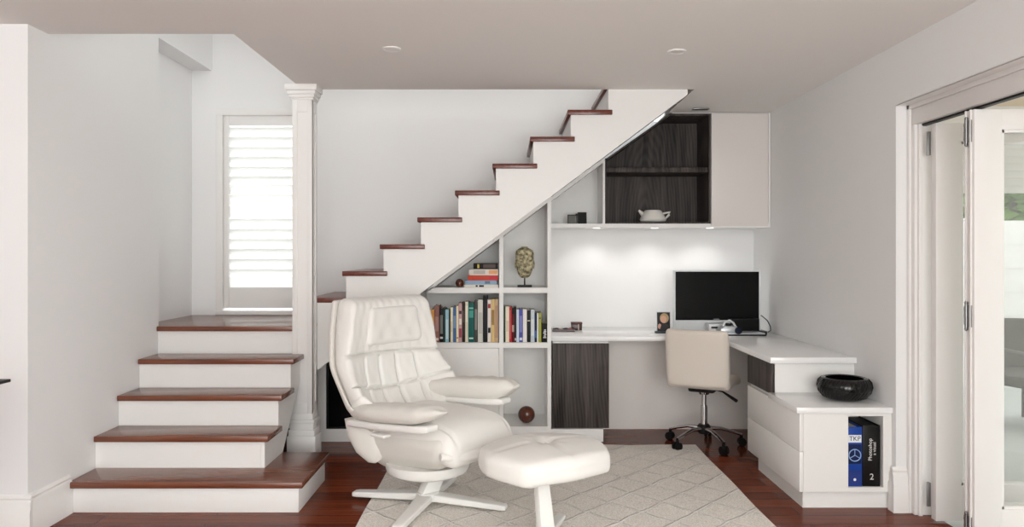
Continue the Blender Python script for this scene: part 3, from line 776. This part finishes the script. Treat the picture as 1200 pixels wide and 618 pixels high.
# bowl on the low cabinet
bo = thing('bowl', 'round black glossy bowl on the low white cabinet', 'bowl', (1.868, 4.19, .537))
prof = [(0, 0), (.085, 0), (.112, .014), (.136, .045), (.143, .075), (.138, .100), (.122, .118), (.108, .122), (.098, .118), (.105, .100), (.112, .07), (.10, .04), (.07, .022), (0, .018)]
MB().lathe(prof, 48).build('bowl_body', M['blackgloss'], bo)
rm = MB()
for q in range(40):
    an = 2 * math.pi * q / 40
    rm.tube([((r_) * math.cos(an + z_ * 4), (r_) * math.sin(an + z_ * 4), z_) for r_, z_ in ((.113, .014), (.137, .045), (.144, .075), (.139, .10), (.122, .1185))], .0016, 6)
rm.build('woven_ribs', M['blackgloss'], bo)

# ---- on the desk
DZ = .744
mo = thing('monitor', 'large flat white framed monitor with black screen on the desk corner', 'monitor', (PX(840, 5.8), 5.8, DZ), fixed=True)
mx0, mx1, mz0, mz1 = PX(789, 5.8), PX(891.5, 5.8), DZ + .004, PZ(317, 5.8)
sx0, sx1, sz0, sz1 = PX(791.7, 5.8), PX(889.5, 5.8), PZ(375.5, 5.8), PZ(318.6, 5.8)
c = MB()
c.box(mx0, sx0, 5.8, 5.84, mz0, mz1, .002).box(sx1, mx1, 5.8, 5.84, mz0, mz1, .002).box(sx0, sx1, 5.8, 5.84, sz1, mz1).box(sx0, sx1, 5.8, 5.84, mz0, sz0)
c.box(mx0 + .01, mx1 - .01, 5.84, 5.862, mz0 + .02, mz1 - .02, .008)
c.build('casing', M['whiteplastic'], mo)
MB().box(sx0, sx1, 5.803, 5.812, sz0, sz1).build('screen', M['screen'], mo)
MB().box(PX(836, 5.8), PX(843, 5.8), 5.8015, 5.804, sz0 + .006, sz0 + .010).build('logo_strip', M['silver'], mo)
MB().box(mx0 + .12, mx1 - .12, 5.82, 5.95, DZ, DZ + .006, .002).box((mx0 + mx1) / 2 - .06, (mx0 + mx1) / 2 + .06, 5.862, 5.90, DZ, DZ + .25, .004).build('stand', M['silver'], mo)
# black box in front of the monitor's right corner
bx = thing('speaker_box', 'black box standing before the right lower corner of the monitor', 'speaker', (PX(873, 5.745), 5.745, DZ + .0))
wv = (PX(888.5, 5.745) - PX(857, 5.745)) / 2
MB().box(-wv, wv, -.025, .03, 0, .108, .004).build('case', M['black'], bx)
MB().box(-wv + .006, wv - .006, -.027, -.024, .01, .1, .001).build('grille', M['rubber'], bx)
lp = thing('drive_slab', 'flat silver and black slab lying on the desk below the monitor', 'laptop', (PX(868, 5.62), 5.62, DZ))
MB().box(-.155, .16, -.10, .075, 0, .009, .003).build('base', M['black'], lp)
MB().box(-.15, .15, -.096, .071, .009, .020, .003).build('lid', M['silver'], lp)
MB().box(.15, .185, -.04, .05, .0, .026, .004).build('plug_block', M['black'], lp)
rd = thing('card_reader', 'small white box with black slot in front of the monitor', 'card reader', (PX(839, 5.70), 5.70, DZ))
MB().box(-.06, .06, -.03, .06, .018, .075, .004).box(-.055, .055, -.025, .055, 0, .02, .002).build('case', M['whiteplastic'], rd)
MB().box(-.044, .028, -.032, -.028, .04, .053).build('slot', M['black'], rd)
ph = thing('desk_phone', 'silver desktop machine with dark round knob beside the white slotted box', 'device', (PX(858, 5.50), 5.57, DZ + .0205))
MB().prism([(-.085, 0), (.075, 0), (.075, .022), (.045, .046), (-.045, .05), (-.075, .03)], 'Y', -.05, .055, .004).build('body', M['silver'], ph)
MB().cyl((.05, -.062, .018), (.05, -.03, .018), .026, .028, 24).build('knob', cmat((24, 30, 48), .15), ph)
MB().tube([(-.05, .0, .046), (-.03, .0, .076), (.0, .0, .088), (.03, .0, .070), (.05, .0, .035)], .008, 8).build('handset', M['whiteplastic'], ph)
MB().box(-.022, .01, -.02, .03, .045, .066, .004).build('keypad', M['black'], ph)
cb = tag(MB().tube([(PX(889, 5.76), 5.86, .87), (1.965, 5.84, .865), (1.995, 5.80, .83), (2.0, 5.75, .79), (1.985, 5.70, .765), (1.955, 5.67, .757)], .004, 8).build('cable', M['black']), 'thin black cable curling from the monitor edge to the desk', 'cable')
# framed portrait
pf = thing('photo_frame', 'white framed portrait photo of smiling blond person left of the monitor', 'photo frame', (PX(778, 5.72), 5.72, DZ))
pw = PX(786.8, 5.72) - PX(769, 5.72); phh = PZ(365, 5.72) - DZ
mt = Matrix.Rotation(R(-6), 4, 'X'); e = .008; a = pw / 2
MB().box(-a, -a + e, 0, .012, 0, phh, 0, mt).box(a - e, a, 0, .012, 0, phh, 0, mt).box(-a + e, a - e, 0, .012, phh - e, phh, 0, mt).box(-a + e, a - e, 0, .012, 0, e, 0, mt).build('frame', M['whiteplastic'], pf)
pt = MB().box(-a + e, a - e, .005, .01, e, phh - e, 0, mt).build('photo_print', cmat((30, 26, 28), .3), pf)
MB().sphere((.004, .006, .112), .034, 24, (1, .06, 1.12)).build('portrait_hair', cmat((186, 160, 120)), pt)
MB().sphere((-.002, .0035, .103), .023, 20, (1, .06, 1.2)).build('portrait_face', cmat((222, 176, 152)), pt)
MB().sphere((.0, .001, .04), .042, 20, (1, .05, .8)).build('portrait_clothes', cmat((64, 60, 62)), pt)
MB().sphere((-.032, .0, .05), .014, 16, (1, .06, 1.5)).build('portrait_hand', cmat((216, 170, 150)), pt)
MB().box(-.012, .012, .012, .09, 0, .004).box(-.012, .012, .012, .016, 0, .12, 0, mt).build('strut', M['black'], pf)
MB().box(-a - .012, .02, -.035, .01, 0, .016, .002).build('base_tray', cmat((70, 80, 84)), pf)
# little things at the left end of the desk
tr = thing('tray', 'flat dark brown tray of small round objects at the left end of the desk', 'tray', (PX(660, 5.86), 5.86, DZ))
MB().box(-.086, .086, -.05, .05, 0, .006, .002).box(-.086, .086, -.05, -.044, .006, .018).box(-.086, .086, .044, .05, .006, .018).box(-.086, -.08, -.044, .044, .006, .018).box(.08, .086, -.044, .044, .006, .018).build('tray_body', M['redbox'], tr)
for i, (x_, y_) in enumerate(((-.055, -.01), (-.018, .008), (.02, -.012), (.056, .004))):
    s = tag(MB().sphere((0, 0, 0), .018, 18, (1, 1, .62)).build('pebble', cmat(((70, 62, 56), (196, 178, 170), (54, 40, 38), (150, 96, 90))[i])),
            ('dark grey pebble at the left end of the brown desk tray', 'pale pebble second from left in the brown desk tray',
             'black brown pebble third from left in the brown desk tray', 'reddish pebble at the right end of the brown desk tray')[i], 'pebble', 'pebbles in the desk tray')
    s.location = (PX(660, 5.86) + x_, 5.86 + y_, DZ + .006 + .0108)
bxs = thing('box', 'small dark red box with pale stripe behind the brown tray', 'box', (PX(675.5, 5.96), 5.96, DZ))
MB().box(-.042, .042, -.03, .03, 0, .048, .003).build('box_body', M['redbox'], bxs)
MB().box(-.044, .044, -.032, .032, .048, .062, .003).build('lid', cmat((84, 44, 40), .3), bxs)
MB().box(.010, .018, -.0315, .0, .002, .048).build('stripe', cmat((206, 190, 180)), bxs)

# ================================================================== OFFICE CHAIR
oc = thing('office_chair', 'cream office chair with chrome five star base at the desk', 'chair', (1.377, 5.30, 0), R(-27))
def seatfn(p):
    x, y, z = p
    return (x, y + .02, z + .455 - .03 * max(0, (y - .12) / .1) ** 2)
MB().rbox(.215, .22, .032, .03, 16, seatfn).build('seat', M['cream'], oc)
def backfn(p):
    x, y, z = p
    t = (z + .195) / .39
    return (x * (1 - .04 * abs(2 * t - 1) ** 3), y - .205 - .05 * t - .10 * (x / .21) ** 2 * -.25, z + .635)
MB().rbox(.215, .028, .197, .026, 20, backfn).build('backrest', M['cream'], oc)
MB().tube([(0, -.05, .415), (0, -.16, .42), (0, -.19, .45), (0, -.20, .50)], .02, 10, flat=.5).build('back_bracket', M['black'], oc)
MB().box(-.09, .09, -.10, .09, .385, .425, .012).build('seat_mechanism', M['black'], oc)
MB().tube([(.06, -.02, .405), (.14, -.05, .395), (.20, -.07, .365), (.24, -.085, .345)], .007, 8, radii=[.006, .006, .011, .012]).build('lever', M['black'], oc)
MB().cyl((0, 0, .115), (0, 0, .28), .025).build('gas_sleeve', M['chrome'], oc)
MB().cyl((0, 0, .27), (0, 0, .39), .017).cyl((0, 0, .36), (0, 0, .392), .035, .05).build('gas_lift', M['chrome'], oc)
MB().lathe([(.0, .085), (.036, .085), (.046, .10), (.046, .135), (.034, .15), (.0, .15)], 28).build('hub', M['black'], oc)
for k in range(5):
    an = R(-75 + 27 + 72 * k); cx, cy = math.cos(an), math.sin(an)
    leg = MB().tube([(cx * .04, cy * .04, .122), (cx * .12, cy * .12, .120), (cx * .20, cy * .20, .098), (cx * .262, cy * .262, .078)], .018, 10, radii=[.021, .018, .015, .014], flat=.7).build('base_arm', M['chrome'], oc)
    cs_ = MB().cyl((cx * .258, cy * .258, .05), (cx * .258, cy * .258, .085), .011)
    for s_ in (-1, 1):
        px_, py_ = cx * .262 - cy * .014 * s_, cy * .262 + cx * .014 * s_
        cs_.cyl((px_ + cy * .010 * s_ * -1 * -1, py_ - cx * .010 * s_, .0285), (px_ - cy * .010 * s_, py_ + cx * .010 * s_, .0285), .028, seg=18)
    cs_.build('caster', M['rubber'], leg)

# ================================================================== RUG
rg = MB(); rx0, rx1, ry0, ry1 = -.742, 1.31, 2.3, 5.275
b = bmesh.new(); n1, n2_ = 46, 60
def rugz(u, v):
    return .010 + .0012 * math.sin(u * 11 + v * 5) * math.sin(v * 17)
vv = [[None] * (n2_ + 1) for _ in range(n1 + 1)]
for i in range(n1 + 1):
    for j in range(n2_ + 1):
        u, v = i / n1, j / n2_
        X_ = rx0 + (rx1 - rx0) * u; Y_ = ry0 + (ry1 - ry0) * v
        if i in (0, n1): X_ += .003 * math.sin(v * 20)
        if j in (0, n2_): Y_ += .006 * math.sin(u * 30) + .010 * u ** 8
        vv[i][j] = b.verts.new((X_, Y_, rugz(u, v)))
for i in range(n1):
    for j in range(n2_): b.faces.new((vv[i][j], vv[i + 1][j], vv[i + 1][j + 1], vv[i][j + 1]))
ret = bmesh.ops.extrude_face_region(b, geom=list(b.faces))
for e_ in ret['geom']:
    if isinstance(e_, bmesh.types.BMVert): e_.co.z = .0005
bmesh.ops.recalc_face_normals(b, faces=list(b.faces))
rg._add(b)
tag(rg.build('rug', M['rug']), 'pale beige woven rug with raised diamond lines under the recliner and footstool', 'rug')
RUGZ = .0105

# ================================================================== RECLINER
A = R(37)
rc = thing('recliner', 'white leather swivel recliner with quilted back on a four star base', 'armchair', (-.425, 4.018, RUGZ), -A)
def seam(d, s): return math.exp(-(d / s) ** 2)
HW = [(0, .33), (.2, .385), (.45, .385), (.75, .35), (1, .305)]
PC = [(0, -.22), (.2, -.36), (.45, -.435), (.75, -.445), (1, -.440)]
ZC = [(0, .36), (.2, .465), (.45, .655), (.75, .875), (1, 1.092)]
WRAP = [(0, .16), (.3, .18), (.6, .09), (1, .03)]
def back_pt(u, t, off):
    """u in -1..1 across, t 0..1 up, off out of the face"""
    y = u * interp(HW, t)
    p = interp(PC, t); z = interp(ZC, t)
    dp = interp(PC, min(1, t + .02)) - interp(PC, max(0, t - .02)); dz = interp(ZC, min(1, t + .02)) - interp(ZC, max(0, t - .02))
    L = math.hypot(dp, dz); nxx, nzz = dz / L, -dp / L
    wr_ = interp(WRAP, t) * abs(u) ** 2.2
    return (p + nxx * (off + wr_), y, z + nzz * (off + wr_))
bh = .38
def backrest(p):
    x, y, z = p
    t = (z + bh) / (2 * bh); u = y / .34
    off = x
    if x > .0:
        q = 0
        q += seam(t - .62 + .02 * u, .010) + seam(t - .33 - .03 * abs(u), .010)
        if t < .60:
            for sy in (-.52, -.17, .17, .52): q += seam(u - sy, .020) * smooth1(.62, .60, t)
        off += .034 * (1 - min(1, q)) * smooth1(0, .05, x)
        off += .012 * smooth1(.62, .8, t)
        off += .006 * math.sin(37 * u + 9 * t) * math.sin(21 * t) * .35
    return back_pt(u, t, off)
MB().rbox(.045, .34, bh, .044, 96, backrest).build('backrest', M['leather'], rc, angle=80)
def shellfn(p):
    x, y, z = p
    t = (z + bh) / (2 * bh); u = y / .34
    return back_pt(u * 1.03, min(1, t * .985), x - .058)
MB().rbox(.018, .34, bh, .016, 40, shellfn).build('back_shell', M['leather2'], rc, angle=80)
def pillow(p):
    x, y, z = p
    t = .815 + z / .085 * .125; u = .06 + y / .19 * .58
    return back_pt(u, t, .084 + x * (1.0 - .15 * (y / .19) ** 2) + .004 * math.sin(y * 60) * math.sin(z * 40))
MB().rbox(.030, .19, .085, .028, 26, pillow).build('head_pillow', M['leather'], rc, angle=80)
# seat
def seat(p):
    x, y, z = p
    t = (x + .29) / .58
    top = z > 0
    zz = .395 + z
    xx = x + .045
    if t > .62:
        k = (t - .62) / .38
        zz -= .055 * k * k
    zz += .028 * (1 - (y / .29) ** 2) * (1 if z > -.02 else 0)
    if z > .0:
        zz -= .014 * seam(abs(y) - .225, .012)
        zz += .003 * math.sin(25 * x) * math.sin(19 * y)
    return (xx, y * (1 - .06 * t), zz)
MB().rbox(.30, .285, .085, .075, 44, seat).build('seat', M['leather'], rc, angle=80)
# upholstered pan beneath the seat
def pan(p):
    x, y, z = p
    t = (z + .11) / .22
    k = interp([(0, .74), (.4, .90), (1, 1.0)], t)
    return (x * k + .02 - .03 * (1 - t), y * k, z + .325 + .05 * (x / .3) * (1 - t) * .6)
MB().rbox(.315, .30, .11, .085, 36, pan).build('seat_pan', M['leather2'], rc, angle=80)
# padded front lip joining pan and seat
lipm = MB(); lp_ = []
for q in range(25):
    y = -.285 + .57 * q / 24
    lp_.append((.335 - .05 * (y / .285) ** 4, y * .985, .345 - .02 * (1 - (y / .285) ** 2)))
lipm.tube(lp_, .03, 12, radii=[.018 + .014 * math.sin(math.pi * min(1, max(0, q / 24))) for q in range(25)])
lipm.build('seat_piping', M['leather'], rc, angle=80)
MB().lathe([(0, .160), (.10, .160), (.17, .168), (.21, .185), (.222, .205), (.22, .235), (0, .235)], 48).build('swivel_dish', M['shell'], rc)
for s_ in (-1, 1):
    dz = .0 if s_ < 0 else .03
    def arm(p, s_=s_, dz=dz):
        x, y, z = p
        t = (x + .31) / .62
        w_ = interp([(0, .80), (.2, 1.0), (.6, 1.05), (.82, .98), (1, .50)], t)
        h_ = interp([(0, .80), (.3, 1.0), (.7, 1.05), (.88, .85), (1, .35)], t)
        zz = .508 + dz + z * h_ * (.80 if s_ < 0 else 1.12) + .055 * t + .012 * smooth1(.75, 1, t)
        if z > 0:
            zz -= .010 * seam(t - .52, .010)
            zz += .003 * math.sin(x * 60 + y * 30)
        return (x + (.025 if s_ < 0 else -.02), s_ * (.325 - .03 * smooth1(.3, 0, t) + y * w_), zz)
    ar = MB().rbox(.325, .088, .052, .050, 34, arm).build('armrest', M['leather2'], rc, angle=80)
    def plate(p, s_=s_, dz=dz):
        x, y, z = p; t = (x + .27) / .54
        return (x - (.01 if s_ < 0 else .05), s_ * (.322 + y * interp([(0, .8), (.3, 1), (.85, .95), (1, .6)], t)), .453 + dz + z + .035 * t)
    MB().rbox(.28, .075, .018, .016, 20, plate).build('arm_plate', M['shell'], ar, angle=60)
    MB().tube([(-.275, s_ * .315, .475), (-.262, s_ * .31, .40), (-.225, s_ * .295, .33), (-.18, s_ * .275, .28), (-.16, s_ * .265, .262), (-.155, s_ * .262, .255)], .028, 16, flat=2.6, radii=[.028, .028, .027, .021, .012, .003]).build('arm_support', M['leather2'], ar, angle=80)
MB().box(-.07, .03, -.415, -.365, .424, .438, .004).build('recline_lever', M['shell'], rc)
for o in rc.children:
    if o.name.split('.')[0] not in ('swivel_dish',): o.location = (.010, .055, 0)
# pedestal + star base
pd = MB(); pd.prism([(-.052, .045), (.052, .045), (.125, .175), (.02, .175)], 'X', -.03, .03, .006, Matrix.Rotation(R(-53 + 37), 4, 'Z') @ Matrix.Translation((0, -.01, 0)))
pd.lathe([(.0, .03), (.065, .03), (.07, .05), (.06, .068), (.0, .072)], 32).build('pedestal', M['shell'], rc)
for k, an in enumerate((-15.6 + 37, 76 + 37, 164 + 37, 256 + 37)):
    a_ = R(an); L = .435
    l = MB()
    def blade(p):
        x, y, z = p; t = (x + L / 2) / L
        return (x + L / 2, y * (1 - .38 * t), z * (1 - .3 * t) + .048 - .026 * t)
    l.rbox(L / 2, .045, .020, .012, 14, blade, Matrix.Rotation(a_, 4, 'Z'))
    l.build('base_arm', M['shell'], rc, angle=50)

# ================================================================== FOOTSTOOL
fs = thing('footstool', 'white leather footstool with buttoned cushion in front of the recliner', 'footstool', (.172, 3.58, RUGZ - .0), R(-58))
def cushion(p):
    x, y, z = p
    u, v = x / .26, y / .32
    rr = u * u * .5 + v * v * .5
    zz = .362 + z
    if z > 0:
        zz += .046 * (1 - rr)
        zz -= .020 * math.exp(-((x / .05) ** 2 + (y / .05) ** 2))
        fall = smooth1(1.05, .75, max(abs(u), abs(v)))
        zz -= .009 * (seam(x, .009) + seam(y, .009)) * (.35 + .65 * fall)
        an = math.atan2(y, x)
        zz -= .004 * math.cos(8 * an) * math.exp(-((math.hypot(x, y) - .06) / .04) ** 2)
    zz -= .012 * rr
    k = 1 - .16 * abs(u * v) ** 1.2
    return (x * k * (1 - .08 * v * v), y * k * (1 - .10 * u * u), zz)
MB().rbox(.265, .32, .045, .043, 48, cushion).build('cushion', M['leather'], fs, angle=80)
MB().sphere((0, 0, .434), .011, 14, (1, 1, .5)).build('button', M['leather'], fs)
def under_(p):
    x, y, z = p
    return (x * (1 - .1 * (z < 0)), y * (1 - .1 * (z < 0)), z + .306)
MB().rbox(.18, .22, .02, .018, 14, under_).build('cushion_base', M['shell'], fs, angle=60)
lg = MB(); lg.prism([(-.04, .035), (.04, .035), (.0, .31), (-.062, .31)], 'X', -.022, .022, .006, Matrix.Translation((.06, -.03, 0)))
lg.lathe([(0, .02), (.055, .02), (.055, .045), (.04, .06), (0, .06)], 28, Matrix.Translation((.06, -.03, 0)))
lg.build('pedestal', M['shell'], fs)
for an in (40, 130, 220, 310):
    L = .30; l = MB()
    def blade(p):
        x, y, z = p; t = (x + L / 2) / L
        return (x + L / 2, y * (1 - .35 * t), z * (1 - .3 * t) + .036 - .020 * t)
    l.rbox(L / 2, .036, .016, .010, 12, blade, Matrix.Translation((.06, -.03, 0)) @ Matrix.Rotation(R(an), 4, 'Z'))
    l.build('base_arm', M['shell'], fs, angle=50)

# ================================================================== CEILING LIGHTS, SIDE TABLE
for i, (xp, yp) in enumerate(((459, 57), (793, 60))):
    D_ = (CEIL - EYE) * F_PX / (298 - yp); X_ = PX(xp, D_)
    dl = thing('downlight', ('round recessed white downlight left of centre in the ceiling', 'round recessed white downlight in the ceiling nearer the desk')[i], 'downlight', (X_, D_, CEIL), 0, 'recessed downlights')
    MB().lathe([(.044, -.001), (.030, -.004), (.042, -.008), (.050, -.005), (.050, .0)], 32, cap=False).build('trim_ring', M['trim'], dl)
    MB().lathe([(0, -.003), (.032, -.003), (.032, 0)], 24).build('lens', M['lampoff'], dl)
vt = tag(MB().box(-.06, .06, -.03, .03, -.008, 0, .002).build('ceiling_vent', M['steel']), 'small grey rectangular fitting in the ceiling above the wall cabinet', 'fitting')
vt.location = (PX(821, 5.66), 5.66, CEIL)
tb = thing('side_table', 'dark thin tabletop corner poking in at the left edge', 'table', (-2.45, 3.0, 0))
MB().prism([(-.35, -.32), (.315, -.42), (.345, .20), (-.35, .20)], 'Z', .80, .813, .002).build('tabletop', M['black'], tb)
for (x_, y_) in ((-.3, -.27), (.24, -.36), (.24, .12), (-.3, .12)):
    MB().cyl((x_ - .1, y_, 0), (x_ - .1, y_, .80), .014, .018).build('leg', M['black'], tb)

# ================================================================== OUTSIDE
fe = thing('fence', 'white slatted garden fence seen through the door glass', 'fence', (5.5, 7.6, -.02), fixed=True)
m_ = MB()
for i in range(14): m_.box(2.6, 9.5, 7.6 + .006 * (i % 2), 7.62, .0 + .12 * i, .12 + .12 * i)
m_.build('slats', M['fence'], fe)
for x_ in (2.7, 4.4, 6.1, 7.8, 9.4): MB().box(x_ - .04, x_ + .04, 7.62, 7.7, -.02, 1.72).build('post', M['fence'], fe)
tree = thing('tree', 'leafy green tree rising beyond the white garden fence', 'tree', (6.4, 9.5, -.02))
MB().tube([(0, 0, -.0), (.05, 0, .8), (0, .05, 1.6), (.05, 0, 2.2)], .08, 10).build('trunk', M['rattan'], tree)
lf = bmesh.new(); rnd = random.Random(3)
for i in range(1500):
    th = rnd.random() * 2 * math.pi; ph_ = math.acos(2 * rnd.random() - 1); rr = rnd.random() ** .4
    cpos = Vector((1.7 * rr * math.sin(ph_) * math.cos(th), 1.1 * rr * math.sin(ph_) * math.sin(th), 2.3 + .75 * rr * math.cos(ph_)))
    s_ = .07 + .06 * rnd.random()
    q = Matrix.Rotation(rnd.random() * 6, 3, 'Z') @ Matrix.Rotation(rnd.random() * 3, 3, 'X')
    lf.faces.new([lf.verts.new(cpos + q @ Vector(v)) for v in ((-s_, 0, 0), (0, -s_ * .5, 0), (s_, 0, 0), (0, s_ * .5, .02))])
mb = MB(); mb._add(lf); mb.build('foliage', M['foliage'], tree, smooth=False)
wc = thing('patio_chair', 'grey rattan armchair on the patio behind the door glass', 'chair', (4.15, 6.0, -.02), R(20))
def wback(p):
    x, y, z = p; t = (z + .2) / .4
    return (x * (1 - .12 * t ** 3), y + .26 + .06 * t - .25 * (x / .33) ** 2, z + .62)
MB().rbox(.33, .02, .21, .018, 18, wback).build('backrest', M['rattan'], wc)
MB().rbox(.31, .29, .05, .04, 12, lambda p: (p.x, p.y, p.z + .38)).build('seat', M['rattan'], wc)
for (x_, y_) in ((-.27, -.24), (.27, -.24), (-.27, .24), (.27, .24)):
    MB().cyl((x_, y_, 0), (x_, y_, .38), .02).build('leg', M['rattan'], wc)
for s_ in (-1, 1): MB().tube([(s_ * .31, -.24, .38), (s_ * .33, -.22, .6), (s_ * .33, .05, .62), (s_ * .31, .24, .66)], .022, 8).build('armrest', M['rattan'], wc)
struct('ceiling_patio', MB().box(2.19, 4.9, -1.5, 5.6, 2.42, 2.5), M['timberceil'])
struct('light_block_patio', MB().box(2.19, 9.0, -1.7, -1.5, -.02, 2.6), M['fence'])  # invented out of view to reduce light on the open door leaf
bn_ = thing('outdoor_blind', 'pale slatted outdoor blind half lowered at the patio edge', 'blind', (3.6, 5.55, 1.72), fixed=True)
m_ = MB()
for i in range(11): m_.box(2.25, 4.85, 5.53 - .004 * (i % 2), 5.56 - .004 * (i % 2), 1.79 + .054 * i, 1.845 + .054 * i, .004)
m_.build('slats', M['fence'], bn_)
MB().box(2.25, 4.85, 5.5, 5.6, 2.38, 2.42).build('head_rail', M['fence'], bn_)

# ================================================================== LIGHT
wd = bpy.data.worlds.new('overcast'); sc.world = wd; wd.use_nodes = True
bg = wd.node_tree.nodes['Background']; bg.inputs['Color'].default_value = (0.955, 0.985, 0.985, 1); bg.inputs['Strength'].default_value = 1.0
def lamp(name, kind, loc, energy, rot=(0, 0, 0), size=1.0, size_y=None, color=(1, 1, 1), spot=None):
    l = bpy.data.lights.new(name, kind); l.energy = energy; l.color = color
    if kind == 'AREA':
        l.size = size
        if size_y: l.shape = 'RECTANGLE'; l.size_y = size_y
    elif kind == 'SPOT':
        l.spot_size = spot or R(100); l.spot_blend = .8; l.shadow_soft_size = .03
    o = bpy.data.objects.new(name, l); col.objects.link(o); o.location = loc; o.rotation_euler = rot
    return o
for xp in (699, 767, 832):
    lamp('cabinet_lamp', 'SPOT', (PX(xp, 5.88), 5.92, zb0 - .02), 1.4, (R(12), 0, 0), color=(1, .97, .93), spot=R(130))

lamp('rear_fill_light', 'AREA', (.9, -2.9, 1.35), 56, (R(90), 0, 0), 3.6, 2.2, color=(.985, .99, .98))  # added frontal fill behind the camera, no window is modelled there
lamp('ceiling_fill_light', 'AREA', (-1.6, -1.2, 1.0), 42, (R(180), 0, 0), 1.2, color=(.93, .98, .97))  # added pair without fittings, aimed up to brighten the ceiling
lamp('ceiling_fill_light', 'AREA', (1.2, -1.2, 1.0), 42, (R(180), 0, 0), 1.2, color=(.93, .98, .97))
# ================================================================== CAMERA
cd = bpy.data.cameras.new('camera'); co = bpy.data.objects.new('camera', cd); col.objects.link(co)
co.location = (0, 0, EYE); co.rotation_euler = (R(90), 0, 0)
cd.sensor_fit = 'HORIZONTAL'; cd.sensor_width = 36.0; cd.lens = 36.0 * F_PX / 1200.0
cd.shift_x = (600 - 595) / 1200.0; cd.shift_y = -(309 - 298) / 1200.0
cd.clip_start = .05; cd.clip_end = 100
sc.camera = co
vs = sc.view_settings
vs.view_transform = 'Standard'; vs.look = 'None'; vs.gamma = 1.0; vs.use_curve_mapping = False; vs.exposure = 1.36
sc.cycles.use_denoising = True
sc.cycles.max_bounces = 10; sc.cycles.diffuse_bounces = 6; sc.cycles.transparent_max_bounces = 12
sc.cycles.sample_clamp_indirect = 8
for o in bpy.data.objects:
    if 'fixed' in o: del o['fixed']
